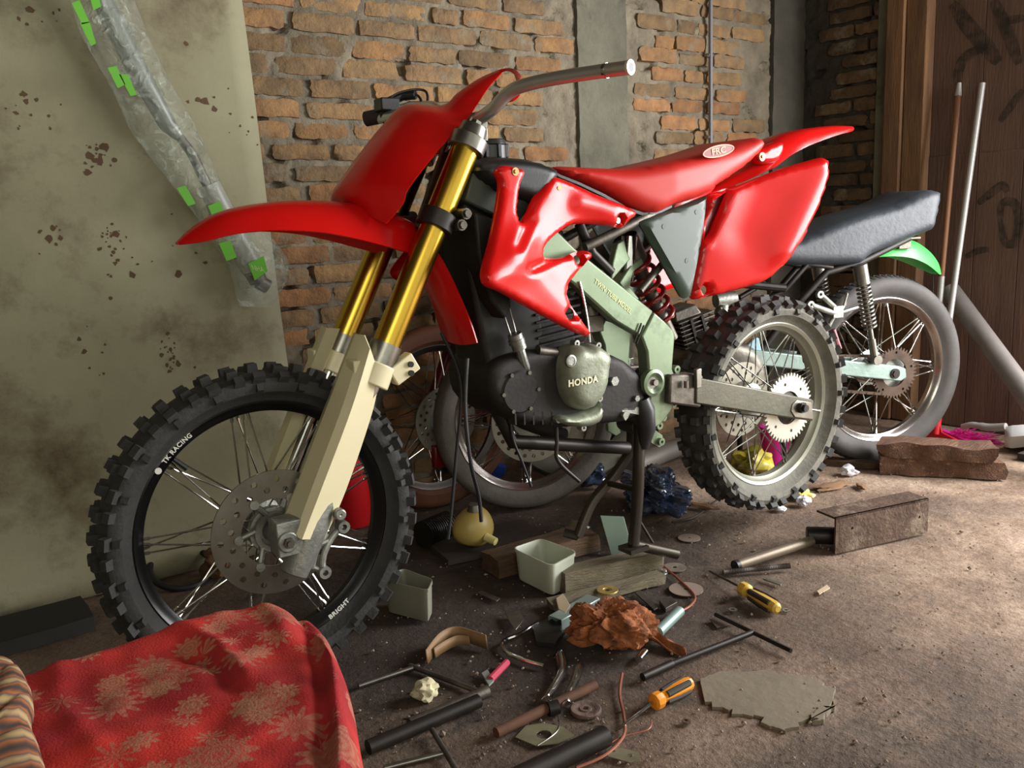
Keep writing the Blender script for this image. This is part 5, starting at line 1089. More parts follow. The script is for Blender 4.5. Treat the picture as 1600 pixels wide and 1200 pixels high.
# ------------------------------------------------------------ foreground: padded chair arm in red flowered cloth
def cloth_mat():
    m = bpy.data.materials.new('red_flowered_cloth'); m.use_nodes = True; nt = m.node_tree; L = nt.links.new; p = nt.nodes['Principled BSDF']; p.inputs['Roughness'].default_value = .9
    
    tc = N(nt, 'ShaderNodeTexCoord'); v = tc.outputs['Object']
    dn = N(nt, 'ShaderNodeTexNoise', i_Scale=9.0, i_Detail=2.0); L(v, dn.inputs['Vector']); 
    col = None
    nb = N(nt, 'ShaderNodeTexNoise', i_Scale=7.0, i_Detail=5.0); L(v, nb.inputs['Vector']); cr = N(nt, 'ShaderNodeValToRGB'); L(nb.outputs[0], cr.inputs[0]); e = cr.color_ramp.elements
    e[0].position = .38; e[0].color = lin((150, 20, 28)); e[1].position = .62; e[1].color = lin((206, 48, 38)); col = cr.outputs[0]
    for sc_, lo, petal, cc, seed in ((14.0, .42, 11, (170, 112, 88), 0), (24.0, .38, 9, (178, 128, 98), 3.3)):
        mp = N(nt, 'ShaderNodeMapping'); mp.inputs['Location'].default_value = (seed, seed, 0); L(v, mp.inputs[0])
        fl_ = N(nt, 'ShaderNodeVectorMath', operation='MULTIPLY'); fl_.inputs[1].default_value = (1, 1, .9); L(mp.outputs[0], fl_.inputs[0])
        vo = N(nt, 'ShaderNodeTexVoronoi', voronoi_dimensions='3D', i_Scale=sc_, i_Randomness=.9); L(fl_.outputs[0], vo.inputs['Vector'])
        mu = N(nt, 'ShaderNodeVectorMath', operation='SCALE'); mu.inputs['Scale'].default_value = 1.0; L(fl_.outputs[0], mu.inputs[0])
        sb_ = N(nt, 'ShaderNodeVectorMath', operation='SUBTRACT'); L(mu.outputs[0], sb_.inputs[0]); L(vo.outputs['Position'], sb_.inputs[1])
        sx = N(nt, 'ShaderNodeSeparateXYZ'); L(sb_.outputs[0], sx.inputs[0])
        at = N(nt, 'ShaderNodeMath', operation='ARCTAN2'); L(sx.outputs[0], at.inputs[0]); L(sx.outputs[1], at.inputs[1])
        m1 = N(nt, 'ShaderNodeMath', operation='MULTIPLY'); m1.inputs[1].default_value = petal; L(at.outputs[0], m1.inputs[0]); s1 = N(nt, 'ShaderNodeMath', operation='SINE'); L(m1.outputs[0], s1.inputs[0])
        th = N(nt, 'ShaderNodeMath', operation='MULTIPLY_ADD'); th.inputs[1].default_value = .07; th.inputs[2].default_value = lo; L(s1.outputs[0], th.inputs[0])
        ls = N(nt, 'ShaderNodeMath', operation='SUBTRACT'); L(th.outputs[0], ls.inputs[0]); L(vo.outputs['Distance'], ls.inputs[1])
        mr = N(nt, 'ShaderNodeMapRange'); mr.inputs[1].default_value = 0; mr.inputs[2].default_value = .05; mr.inputs[4].default_value = .8; L(ls.outputs[0], mr.inputs[0])
        # only some of the cells carry a flower; veins between petals
        g_ = N(nt, 'ShaderNodeSeparateColor'); L(vo.outputs['Color'], g_.inputs[0]); gt = N(nt, 'ShaderNodeMath', operation='GREATER_THAN'); gt.inputs[1].default_value = .30; L(g_.outputs[0], gt.inputs[0])
        ri = N(nt, 'ShaderNodeMath', operation='MULTIPLY'); ri.inputs[1].default_value = 60; L(vo.outputs['Distance'], ri.inputs[0]); rs_ = N(nt, 'ShaderNodeMath', operation='SINE'); L(ri.outputs[0], rs_.inputs[0]); rm = N(nt, 'ShaderNodeMapRange'); rm.inputs[1].default_value = -1; rm.inputs[3].default_value = .5; rm.inputs[4].default_value = 1; L(rs_.outputs[0], rm.inputs[0])
        k1 = N(nt, 'ShaderNodeMath', operation='MULTIPLY'); L(mr.outputs[0], k1.inputs[0]); L(gt.outputs[0], k1.inputs[1]); k2 = N(nt, 'ShaderNodeMath', operation='MULTIPLY'); L(k1.outputs[0], k2.inputs[0]); L(rm.outputs[0], k2.inputs[1])
        mx = N(nt, 'ShaderNodeMix', data_type='RGBA'); mx.inputs[7].default_value = lin(cc); L(k2.outputs[0], mx.inputs[0]); L(col, mx.inputs[6]); col = mx.outputs[2]
    L(col, p.inputs['Base Color'])
    nz = N(nt, 'ShaderNodeTexNoise', i_Scale=420.0, i_Detail=2.0); L(v, nz.inputs['Vector']); bp = N(nt, 'ShaderNodeBump', i_Strength=.35, i_Distance=.003); L(nz.outputs[0], bp.inputs['Height']); L(bp.outputs[0], p.inputs['Normal'])
    return m
clm = cloth_mat(); ZT = .50
def TP(x, y, z=ZT): return fl(x, y, z)
# plan of the arm: far edge and right end edge traced on its top
far = [TP(-260, 1130), TP(-120, 1085), TP(0, 1046), TP(100, 1018), TP(200, 984), TP(300, 955), TP(370, 934), TP(415, 925), TP(450, 930), TP(490, 952), TP(520, 990), TP(545, 1040), TP(560, 1110), TP(572, 1180), TP(580, 1260), TP(584, 1350)]
far = cat_rom(far, 8, False); ctr_ = np.mean(far, 0); 
mb = MB(); rows = []
inner_c = TP(250, 1400)
prof = [(1.0, -ZT), (1.0, -.30), (.995, -.12), (1.0, -.055), (.992, -.038), (.98, -.024), (.965, -.014), (.95, -.008), (.93, -.003)]+[(t, .0022) for t in np.linspace(.915, .06, 46)]
def poly_xy(pts): return [TP(x, y)[:2] for x, y in cat_rom(pts, 5, False)]
FOLDS = [(poly_xy([(440, 925), (490, 965), (512, 1010), (522, 1080), (528, 1160), (530, 1260)]), .007, .006), (poly_xy([(455, 940), (480, 985), (498, 1040), (505, 1120), (508, 1260)]), -.008, .008), (poly_xy([(240, 978), (300, 990), (350, 1022), (385, 1062)]), .006, .010), (poly_xy([(280, 1010), (330, 1040), (365, 1080)]), -.006, .012), (poly_xy([(90, 1040), (100, 1100), (150, 1170)]), .005, .012), (poly_xy([(400, 930), (430, 965), (450, 1000)]), .005, .010)]
def fold(q):
    h = 0
    for P_, a, w_ in FOLDS:
        d2 = 1e9
        for i in range(len(P_)-1):
            e = P_[i+1]-P_[i]; t = min(max(((q[:2]-P_[i]) @ e)/(e @ e), 0), 1); v = q[:2]-P_[i]-t*e; d2 = min(d2, v @ v)
        h += a*math.exp(-d2/(w_*w_))
    return h
for k, (s_, dz) in enumerate(prof):
    r = []
    for i, p in enumerate(far):
        q = inner_c+(p-inner_c)*s_; n1 = .006*noise.noise(Vector((q[0]*14, q[1]*14, dz*10)))+.0035*noise.noise(Vector((q[0]*34, q[1]*34, 2)))
        r.append(np.array([q[0], q[1], max(ZT+dz+((n1+fold(q)) if dz > -.1 else 0), 0)]))
    rows.append(r)
mb.grid(rows); arm_ = mb.build('chair_arm', clm, smooth=80); tag(arm_, 'padded chair arm covered in red flowered cloth in the near left corner', 'armchair')
# sewn welt just inside the rounded end
# folds
mb = MB(); fd1 = [TP(x, y, ZT+.001) for x, y in cat_rom([(470, 940), (505, 985), (520, 1040), (525, 1110), (530, 1200)], 6, False)]; 
fd2 = [TP(x, y, ZT+.0) for x, y in cat_rom([(250, 985), (310, 995), (350, 1030), (380, 1060)], 6, False)]; 
# striped cloth lying over it at the left edge
sm = bpy.data.materials.new('brown_striped_cloth'); sm.use_nodes = True; nt = sm.node_tree; p = nt.nodes['Principled BSDF']; p.inputs['Roughness'].default_value = .9; L = nt.links.new
tc = N(nt, 'ShaderNodeTexCoord'); wv = N(nt, 'ShaderNodeTexWave', i_Scale=9.0, i_Distortion=2.5, i_Detail=2.0, bands_direction='Y'); L(tc.outputs['Object'], wv.inputs['Vector']); cr = N(nt, 'ShaderNodeValToRGB'); L(wv.outputs[0], cr.inputs[0]); e = cr.color_ramp.elements; e[0].color = lin((70, 60, 56)); e[1].color = lin((190, 160, 112)); q = e.new(.45); q.color = lin((176, 104, 58)); q = e.new(.7); q.color = lin((100, 88, 84)); L(cr.outputs[0], p.inputs['Base Color'])
edge_ = [(-200, 1040), (-60, 1030), (10, 1030), (28, 1045), (42, 1070), (48, 1100), (44, 1130), (55, 1160), (66, 1200), (74, 1260), (80, 1330)]
E_ = cat_rom([TP(x, y, ZT+.014) for x, y in edge_], 5, False); cc_ = TP(-260, 1400, ZT+.014); rows = []
for s_, dz in ((1.0, -.012), (1.004, -.004), (.985, .004), (.94, .010), (.85, .012), (.6, .012), (.3, .012), (.05, .012)):
    rows.append([cc_+(p_-cc_)*s_+np.array([0, 0, dz+.007*noise.noise(Vector((p_[0]*30, p_[1]*40, s_*3)))]) for p_ in E_])
mb = MB(); mb.grid(rows); o = mb.build('folded_cloth', sm, smooth=70, solid=.003); tag(o, 'brown and orange striped cloth on the chair arm at the left edge', 'cloth')

# ------------------------------------------------------------ things on the floor
def tubew(name, pts, r, m, lab, cat, n=14, group=None, hollow=False, **k):
    mb = MB(); mb.tube(pts, r, n); 
    o = mb.build(name, m, **k); tag(o, lab, cat, group)
    if hollow:
        e = np.array(pts[-1]); d_ = e-np.array(pts[-2]); d_ /= np.linalg.norm(d_); rr = r if not hasattr(r, '__len__') else r[-1]
        h = MB(); h.disc(e+d_*.0006, rr*.72, .001, d_, 20); h.build('pipe_mouth', black, o)
    return o
def F(x, y, z=0.0): return np.array(fl(x, y, z))
# white food boxes
def tub(name, corners_top, h, m, lab, inset=.10, dirt=None):
    T_ = [F(x, y, h) for x, y in corners_top]; c = np.mean(T_, 0); mb = MB(); rows = []
    def ring(s_, z, rr=.16):
        r = []
        for i in range(4):
            p0, p1, p2 = T_[i-1], T_[i], T_[(i+1) % 4]
            for t in np.linspace(0, 1, 5): 
                a = p1+(p0-p1)*rr; b = p1+(p2-p1)*rr; q = a*(1-t)**2+2*p1*t*(1-t)+b*t*t; q = c+(q-c)*s_; r.append(np.array([q[0], q[1], z]))
        return r
    for s_, z in ((.0, .002), (1-inset, .002), (1-inset+.02, .01), (.985, h-.008), (1.02, h-.008), (1.02, h), (.985, h), (.965, h-.003), (1-inset-.01, .012), (0, .010)): rows.append(ring(s_, z))
    mb.grid(rows, closed_u=True); o = mb.build(name, m, smooth=45); tag(o, lab, 'container'); return o, T_, c
tubm = mat('milky_tub', (208, 214, 196), .35, col2=(186, 190, 172), nscale=5, trans=.25)
o, T_, c = tub('plastic_tub', [(801, 856), (845, 841), (902, 862), (862, 884)], .085, tubm, 'milky square plastic tub on the floor in front of the timber blocks')
mb = MB(); mb.box(c+np.array([.02, 0, -.065]), (.02, .02, .012)); o2 = mb.build('cut_offcut', black); tag(o2, 'small black scrap inside the milky tub', 'scrap')
o, T_, c = tub('plastic_tub', [(596, 905), (630, 888), (676, 905), (668, 922)], .085, mat('dirty_tub', (136, 136, 120), .5, col2=(110, 108, 94), nscale=5), 'dirty grey plastic tub on the floor beside the front tyre')
mb = MB(); mb.box((c[0], c[1], .03), (.035, .03, .03)); o2 = mb.build('oily_sponge', blackm, bevel=.01); tag(o2, 'dark lump inside the dirty grey tub by the front tyre', 'sponge')
# timbers under the stand
woodg = mat('grey_brown_timber', (122, 112, 88), .85, col2=(84, 74, 56), nscale=4, stretch=(1, 8, 8), bump=.6, bscale=30)
blockz('timber_block', (F(884, 930), F(1036, 892)), .045, 0, .055, woodg, 'long pale timber offcut lying in front of the stand foot', 'timber', 3, rough=.006)
blockz('timber_block', (F(868, 956), F(1040, 912)), .04, 0, .022, woodg, 'lower flat timber strip with a yellow ring on it', 'timber', 8, rough=.005)
blockz('timber_block', (F(780, 905), F(938, 860)), .09, 0, .05, wood, 'dark timber block behind the milky tub', 'timber', 5, rough=.006)
blockz('timber_plank', (F(700, 884), F(860, 850)), .2, 0, .016, mat('oily_plank', (60, 48, 38), .8, col2=(44, 36, 30), nscale=5, stretch=(1, 8, 8), bump=.4), 'oily dark plank on the floor under the engine', 'plank', 2, rough=.003)
def disc_thing(name, x, y, R_, ri, h, m, lab, z=0, inner=None, group=None, prof=None, tilt=0):
    c = F(x, y, z+h); mb = MB(); pr = prof or [(ri, 0), (R_, 0), (R_, h*.7), (R_*.97, h), (ri*1.6, h), (ri*1.5, h*.7), (ri, h*.7)]
    mb.lathe(pr, (0, 0, 0), (0, 0, 1), 40); o = mb.build(name, m, loc=(c[0], c[1], z)); tag(o, lab, 'disc', group); return o
disc_thing('grinding_disc', 915, 1106, .030, .006, .006, mat('worn_grinding_disc', (112, 92, 80), .8, col2=(84, 70, 62), nscale=30, bump=.4), 'pinkish brown grinding disc lying near the orange screwdriver', prof=[(.006, 0), (.030, 0), (.030, .004), (.028, .006), (.021, .006), (.018, .004), (.012, .004), (.011, .006), (.006, .006)])
disc_thing('ring_washer', 949, 921, .026, .007, .004, mat('yellow_metal_ring', (186, 160, 88), .4, .5, col2=(140, 124, 80), nscale=20), 'yellow rimmed ring lying on the flat timber strip', z=.024)
flt = mat('flat_washer', (150, 142, 130), .5, .4, col2=(110, 96, 84), nscale=20)
disc_thing('cutting_disc', 1054, 886, .030, .006, .002, flt, 'pale cutting disc on the floor below the stand foot bar', prof=[(.006, 0), (.030, 0), (.030, .002), (.006, .002)])
disc_thing('cutting_disc', 1072, 920, .042, .006, .002, mat('dusty_disc', (128, 112, 100), .8), 'dusty disc half sunk in dirt near the copper wire', prof=[(.006, 0), (.042, 0), (.042, .002), (.006, .002)])
disc_thing('cutting_disc', 1077, 840, .032, .004, .002, mat('dusty_disc', (128, 112, 100)), 'dusty disc on the floor right of the stand foot', prof=[(.004, 0), (.032, 0), (.032, .002), (.004, .002)])
disc_thing('small_washer', 1228, 953, .009, .004, .002, steel, 'small shiny washer right of the yellow screwdriver', prof=[(.004, 0), (.009, 0), (.009, .002), (.004, .002)])
disc_thing('small_washer', 1145, 952, .010, .005, .002, steel, 'small shiny washer left of the yellow screwdriver', prof=[(.005, 0), (.010, 0), (.010, .002), (.005, .002)])
# screwdrivers
def screwdriver(tip, neck, end, r, hm, lab, gm=None, blade=None):
    tip, neck, end = [np.array(q, float) for q in (tip, neck, end)]; d_ = (end-neck)/np.linalg.norm(end-neck); L_ = np.linalg.norm(end-neck); o = empty('screwdriver', (neck[0], neck[1], 0), 0, lab, 'screwdriver')
    of = np.array([neck[0], neck[1], 0]); mb = MB(); mb.tube([tip-of, tip-of+(neck-tip)*.04, neck-of], [.002, .003, .003], 10); mb.build('blade', blade or chrome, o)
    ts = [0, .03, .10, .18, .24, .34, .6, .85, .96, 1]; rs = [.7, 1.05, 1.1, 1.05, .68, .78, .92, .95, .8, .45]
    mb = MB(); mb.tube([neck-of+d_*L_*t for t in ts], [r*k for k in rs], 10); h = mb.build('handle', hm, o, smooth=30)
    if gm:
        for k in (1, 3, 5, 7):
            q = math.pi*k/4; x = np.cross(d_, [0, 0, 1]); x /= np.linalg.norm(x); y = np.cross(x, d_); s_ = (math.cos(q)*x+math.sin(q)*y)*r*.72
            g_ = MB(); g_.tube([neck-of+d_*L_*.30+s_*.9, neck-of+d_*L_*.6+s_*1.1, neck-of+d_*L_*.86+s_*1.1], r*.42, 8); g_.build('grip_strip', gm, h)
    return o
org = mat('orange_handle', (226, 142, 30), .35); ylw = mat('yellow_handle', (206, 170, 70), .4)
screwdriver(F(962, 1142, .004), F(1020, 1098, .014), F(1080, 1066, .014), .0155, org, 'orange and black screwdriver lying on the dark pipe end', mat('dark_grip', (44, 42, 34), .6))
screwdriver(F(1108, 892, .004), F(1158, 918, .016), F(1216, 952, .016), .0165, ylw, 'yellow and black screwdriver lying alone right of the copper wire', mat('brown_grip', (56, 42, 28), .6), dsteel)
# T bar wrench, hammer, drill rod, angle iron
tw = empty('t_wrench', tuple(F(1176, 988)), 0, 'black T-handle wrench lying on the floor right of the rag', 'wrench'); to = F(1176, 988)
mb = MB(); mb.tube([F(1004, 1058, .010)-to, F(1050, 1037, .010)-to], .0085, 12); mb.tube([F(1050, 1037, .010)-to, F(1176, 988, .012)-to], .0065, 12); mb.build('shaft', blackm, tw)
mb = MB(); mb.tube([F(1118, 960, .012)-to, F(1236, 1017, .012)-to], .005, 10); mb.build('cross_bar', blackm, tw)
ham = empty('hammer', tuple(F(1262, 850)), 0, 'sledge hammer with dark head and pale tube handle by the angle iron', 'hammer'); ho = F(1262, 850)
mb = MB(); mb.tube([F(1152, 883, .016)-ho, F(1268, 845, .022)-ho], .0135, 16); hd = mb.build('handle', mat('worn_tube_handle', (130, 118, 100), .45, .4, col2=(92, 80, 66), nscale=6), ham); mb = MB(); mb.disc(F(1150.5, 883.5, .016)-ho, .0145, .012, F(1268, 845, .02)-F(1152, 883, .016)); mb.build('handle_end', black, hd)
mb = MB(); hdv = F(1310, 852)-F(1258, 838); hdv /= np.linalg.norm(hdv); mb.tube([F(1260, 836, .026)-ho, F(1332, 838, .026)-ho], .024, 20); mb.build('head', blackm, ham, bevel=.003)
mb = MB(); a = F(1130, 894, .008); b = F(1235, 884, .008); u = (b-a)/np.linalg.norm(b-a); n_ = 90; mb.tube([a+(b-a)*t for t in np.linspace(0, 1, n_)], [.0062+.0014*math.sin(t*60*1.6) for t in np.linspace(0, 3, n_)], 12); o = mb.build('twisted_rod', mat('grey_rod', (100, 92, 88), .6, .5)); tag(o, 'ribbed steel rod lying in front of the hammer handle', 'rod')
A_ = F(1305, 866); B_ = F(1449, 833); u = (B_-A_); L_ = np.linalg.norm(u); u /= L_; n = np.array([-u[1], u[0], 0]); Hh = atY(1299, 812, A_[1])[2]
fr_ = [(0, 0), (L_, 0), (L_, Hh), (0, Hh)]; import itertools
hole_at = [(L_*.17, Hh*.62), (L_*.9, Hh*.52)]
fm = flat([(x, y) for x, y in cat_rom([np.array(q) for q in fr_], 1, True)], [circle2(x, y, .0045, n=12) for x, y in hole_at], 0, .006)
mb = MB(); mb.add([A_+u*v[0]+n*(.003+v[1])+np.array([0, 0, v[2]]) for v in fm.v], fm.f)
mb.prism([A_+np.array([0, 0, Hh]), B_+np.array([0, 0, Hh]), B_+n*.075+np.array([0, 0, Hh]), A_+n*.075+np.array([0, 0, Hh])], (0, 0, -.006)); o = mb.build('angle_iron', rust); tag(o, 'rough brown angle iron with two bolt holes on the floor at right', 'angle iron')
# rag, wires, plates, pipes
ragm = mat('brown_rag', (176, 104, 56), .9, col2=(74, 44, 28), nscale=30, bump=.7, bscale=60)
rg = crumple('oily_rag', F(955, 1005), .078, .05, ragm, 'bunched orange brown oily rag among the tools', 'rag', 2.2, 5, .5, (1.2, .9), folds=7)
mb = MB(); tl_ = []
for i, (x, y, w2, h2) in enumerate(((975, 985, .022, .03), (1010, 985, .024, .022), (1040, 1002, .026, .014), (1070, 1016, .014, .006))):
    c = F(x, y, h2); tl_.append([c+np.array([.5*w2*t, w2*t, .008*math.sin(t*5+i)-.006*abs(t)]) for t in np.linspace(-1, 1, 11)])
cols = [cat_rom([tl_[i][j] for i in range(4)], 6, False) for j in range(11)]; mb.grid(cols); tl2 = mb.build('rag_tail', ragm, None, solid=.003, smooth=60); tl2.parent = rg; tl2.matrix_parent_inverse = Matrix.Translation(-Vector(rg.location)) if False else (Matrix.Translation(rg.location) @ Matrix.Rotation(2.2, 4, 'Z')).inverted()
cop = mat('copper_wire', (150, 92, 72), .45, .5)
tubew('copper_wire', [np.array(q) for q in cat_rom([F(1034, 882, .01), F(1060, 905, .005), F(1085, 930, .004), F(1080, 945, .004), F(1062, 956, .006)], 6, False)], .003, cop, 'reddish wire curling from the timber to the teal tube', 'wire', 8)
tubew('copper_wire', [np.array(q) for q in cat_rom([F(972, 1052, .01), F(968, 1085, .004), F(975, 1120, .004), F(974, 1150, .004), F(945, 1180, .004), F(900, 1200, .004)], 6, False)], .003, cop, 'reddish wire trailing down from the rag to the picture bottom', 'wire', 8)
tubew('thin_wire', [np.array(q) for q in cat_rom([F(1018, 1125, .003), F(1012, 1140, .003), F(970, 1152, .003), F(930, 1178, .003)], 6, False)], .0014, cop, 'thin wire curving beside the orange screwdriver blade', 'wire', 6)
tubew('thin_wire', [np.array(q) for q in cat_rom([F(862, 1085, .003), F(870, 1110, .003), F(872, 1140, .003), F(840, 1165, .003)], 6, False)], .0012, steel, 'thin pale wire looping left of the grinding disc', 'wire', 6)
tubew('thin_wire', [np.array(q) for q in cat_rom([F(1120, 781, .003), F(1085, 808, .003), F(1050, 816, .003)], 6, False)], .003, blackm, 'dark cable on the floor left of the rear tyre', 'wire', 6)
tubew('teal_tube', [F(1028, 988, .012), F(1062, 955, .012)], .0125, mat('teal_grey_tube', (140, 166, 160), .35, .4), 'short teal grey tube beside the rag', 'tube')
tubew('small_socket', [F(998, 1030, .008), F(1008, 1018, .008)], .008, chrome, 'small bright socket right of the rag', 'socket')
tubew('steel_pipe', [F(575, 1168, .015), F(748, 1095, .015)], .0135, blackm, 'dark steel pipe lying below the white foam lump', 'pipe', hollow=True)
tubew('steel_pipe', [F(560, 1185, .03), F(745, 1110, .03)], .010, dsteel, 'rusty thin pipe lying along the dark pipe in front of the chair arm', 'pipe') if False else None
tubew('steel_pipe', [F(760, 1240, .02), F(946, 1150, .02)], .019, blackm, 'thick black pipe at the bottom edge under the screwdriver tip', 'pipe', hollow=True)
tubew('long_rod', [F(560, 1072, .006), F(655, 1040, .006)], .005, steel, 'pale steel rod sticking out beside the red chair arm', 'rod')
tubew('long_rod', [F(640, 1040, .006), F(760, 1085, .008)], .0055, dsteel, 'dull rod from the brown strap to the pipe mouth', 'rod')
tubew('long_rod', [F(675, 1140, .012), F(720, 1215, .006)], .005, dsteel, 'dull rod crossing below the foam lump', 'rod')
tubew('long_rod', [F(600, 1200, .006), F(700, 1175, .006)], .005, steel, 'pale rod at the bottom edge by the chair arm', 'rod')
tubew('rusty_pipe', [F(775, 1145, .012), F(930, 1070, .012)], .010, mat('rusty_pipe', (104, 68, 46), .8, .2, col2=(70, 48, 36), nscale=20), 'rusty brown pipe left of the grinding disc', 'pipe')
tubew('long_rod', [F(20, 1004, .01), F(110, 985, .01)], .008, dsteel, 'pale rod on the floor against the cement board', 'rod')
blockz('floor_beam', (F(-60, 1045), F(150, 985)), .16, 0, .035, mat('black_beam', (40, 38, 36), .8), 'low black beam along the foot of the cement board', 'beam', 1, rough=.003)
# channel piece, chrome frame, straps, plates
def chan(a, b, w_, h_, m, name, lab, cat):
    a = np.array(a); b = np.array(b); u = (b-a); L_ = np.linalg.norm(u); u /= L_; n = np.array([-u[1], u[0], 0]); mb = MB()
    mb.prism([a, b, b+np.array([0, 0, h_]), a+np.array([0, 0, h_])], n*.0015); mb.prism([a+np.array([0, 0, h_]), b+np.array([0, 0, h_]), b+n*w_+np.array([0, 0, h_]), a+n*w_+np.array([0, 0, h_])], (0, 0, .0015)); mb.prism([a+n*w_, b+n*w_, b+n*w_+np.array([0, 0, h_]), a+n*w_+np.array([0, 0, h_])], n*.0015)
    o = mb.build(name, m, bevel=.0008); tag(o, lab, cat); return o
chan(F(878, 985), F(938, 950), .038, .024, mat('zinc_sheet', (160, 180, 172), .3, .7), 'zinc_channel', 'folded zinc channel piece behind the rag', 'bracket')
tubew('chrome_frame', [np.array(q) for q in cat_rom([F(840, 972, .012), F(812, 990, .010), F(786, 1002, .008), F(790, 1018, .006), F(815, 1030, .006), F(850, 1040, .006)], 6, False)], .0045, chrome, 'bent chrome wire frame left of the rag', 'bracket', 8)
mb = MB(); mb.prism([F(x, y, .008) for x, y in ((785, 950), (800, 958), (812, 955), (818, 970), (806, 985), (796, 972))], (0, 0, .002)); o = mb.build('steel_bracket', steel, bevel=.0008); tag(o, 'small bent steel bracket behind the chrome wire frame', 'bracket')
mb = MB(); mb.prism([F(x, y, .02) for x, y in ((868, 938), (880, 930), (892, 950), (884, 962), (872, 955))], (0, 0, .006)); o = mb.build('engine_part', mat('pale_part', (170, 150, 124), .5, .3), bevel=.002); tag(o, 'small pale machine part between the tub and the zinc channel', 'part')
strap = mat('tan_strap', (150, 118, 78), .6, col2=(110, 84, 58), nscale=9)
for k, (pts, lab) in enumerate((([(668, 1040), (690, 1012), (715, 1002), (745, 1010), (762, 1016)], 'outer tan curved strap standing left of the tools'), ([(680, 1030), (694, 1020), (715, 1010), (735, 1010)], 'inner tan curved strap standing left of the tools'))):
    P_ = cat_rom([F(x, y, .0) for x, y in pts], 6, False); mb = MB(); mb.grid([[q+np.array([0, 0, .002]) for q in P_], [q+np.array([0, .004, .034-.010*k]) for q in P_]]); o = mb.build('tan_strap', strap, solid=.002, smooth=60); tag(o, lab, 'strap')
P_ = [F(x, y, z) for x, y, z in ((700, 1068, .003), (705, 1045, .006), (730, 1022, .012), (758, 1018, .012))]
cr_ = crumple('foam_lump', F(665, 1092), .026, .024, mat('cream_foam', (214, 206, 168), .8), 'broken cream foam lump beside the steel pipe', 'foam', 4.4, 3, .6)
tubew('pink_tube', [F(766, 1062, .008), F(792, 1035, .010)], .008, mat('pink_plastic', (190, 60, 84), .4), 'short pink plastic piece on the floor left of the tools', 'tube', 10)
mb = MB(); mb.prism([F(x, y, .006) for x, y in ((752, 1054), (762, 1048), (772, 1066), (764, 1074))], (0, 0, .004)); o = mb.build('grey_clip', mat('grey_clip', (130, 136, 132), .5), bevel=.001); tag(o, 'small grey clip at the end of the pink piece', 'clip')
# curved chrome lever shapes
for k, (pts, w2, lab) in enumerate((([(874, 1020), (878, 1045), (866, 1070), (852, 1092)], .016, 'curved polished steel strip left of the rag'), ([(905, 1040), (898, 1062), (890, 1080), (884, 1100)], .014, 'second polished steel strip nearer the grinding disc'))):
    P_ = cat_rom([F(x, y, .012) for x, y in pts], 6, False); mb = MB(); mb.grid([[q+np.array([-w2, 0, -.004]) for q in P_], [q+np.array([-w2*.3, 0, .005]) for q in P_], [q+np.array([w2*.4, 0, .005]) for q in P_], [q+np.array([w2, 0, -.004]) for q in P_]]); o = mb.build('steel_strip', chrome, solid=.0015, smooth=60); tag(o, lab, 'strip')
tubew('steel_bush', [F(856, 1108, .012), F(872, 1104, .012)], .014, blackm, 'short black bush beside the polished strips', 'bush', 18, hollow=True)
gk = mat('gasket_metal', (150, 148, 118), .45, .4, col2=(110, 108, 86), nscale=15)
def gasket(x, y, pts, lab, holes=()):
    c = F(x, y, .002); out = [((F(a, b, .002)-c)[0], (F(a, b, .002)-c)[1]) for a, b in pts]
    H = [circle2((F(a, b, .002)-c)[0], (F(a, b, .002)-c)[1], r, n=12) for a, b, r in holes]; fm = flat(out, H, 0, .0015); mb = MB(); mb.add([(v[0], v[2], v[1]) for v in fm.v], fm.f); o = mb.build('gasket_plate', gk, loc=(c[0], c[1], .002)); tag(o, lab, 'plate')
gasket(850, 1150, ((805, 1152), (822, 1134), (850, 1130), (880, 1136), (898, 1150), (872, 1162), (838, 1166)), 'thin metal gasket plate with a hole near the bottom edge', ((850, 1148, .014),))
gasket(975, 1180, ((945, 1166), (958, 1166), (998, 1176), (1000, 1186), (985, 1192), (950, 1182)), 'small slotted plate at the bottom edge right of the thick pipe', ((958, 1174, .004), (984, 1181, .005)))
gasket(775, 1130, ((770, 1120), (800, 1118), (806, 1126), (780, 1132)), 'small pale metal sliver above the bottom pipe') if False else None
# yellow bottle (float bowl with black ribbed can)
yb_ = empty('yellow_bottle', tuple(F(760, 872)), 0, 'yellow round plastic bottle with a spout lying under the engine', 'bottle'); yo = F(760, 872)
mb = MB(); rows = []
cY = np.array([0.0, 0.06, .076])
for i in range(15):
    q = math.pi*i/14; z = -math.cos(q); r = math.sin(q); rows.append([cY+np.array([.062*r*math.cos(t)*(1-.12*z), .05*r*math.sin(t), .058*z*(1+.1*math.cos(t))]) for t in np.linspace(0, 2*math.pi, 24, endpoint=False)])
mb.grid(rows, closed_u=True); mb.build('bottle_body', mat('dirty_yellow_plastic', (176, 154, 84), .45, col2=(140, 120, 64), nscale=6), yb_, smooth=70)
mb = MB(); mb.tube([cY+np.array([.012, -.045, -.022]), cY+np.array([.024, -.075, -.03])], [.013, .011], 16); mb.build('spout', mat('pale_yellow', (206, 194, 128), .5), yb_)
mb = MB(); mb.tube([cY+np.array([0, -.01, .05]), cY+np.array([0, -.01, .068])], [.02, .016], 16); mb.build('neck', dsteel, yb_)
rc_ = F(700, 858); mb = MB(); d_ = np.array([.9, .25, 0]); d_ /= np.linalg.norm(d_); pr = []
for k in range(14): pr += [(.040, k*.008), (.040, k*.008+.004), (.036, k*.008+.004), (.036, k*.008+.008)]
mb.lathe([(.0001, 0)]+pr+[(.0001, .112)], (rc_[0]-.05, rc_[1]+.05, .042), d_, 28, closed=False); o = mb.build('ribbed_filter', blackm, smooth=30); tag(o, 'black ribbed filter can lying left of the yellow bottle', 'filter')
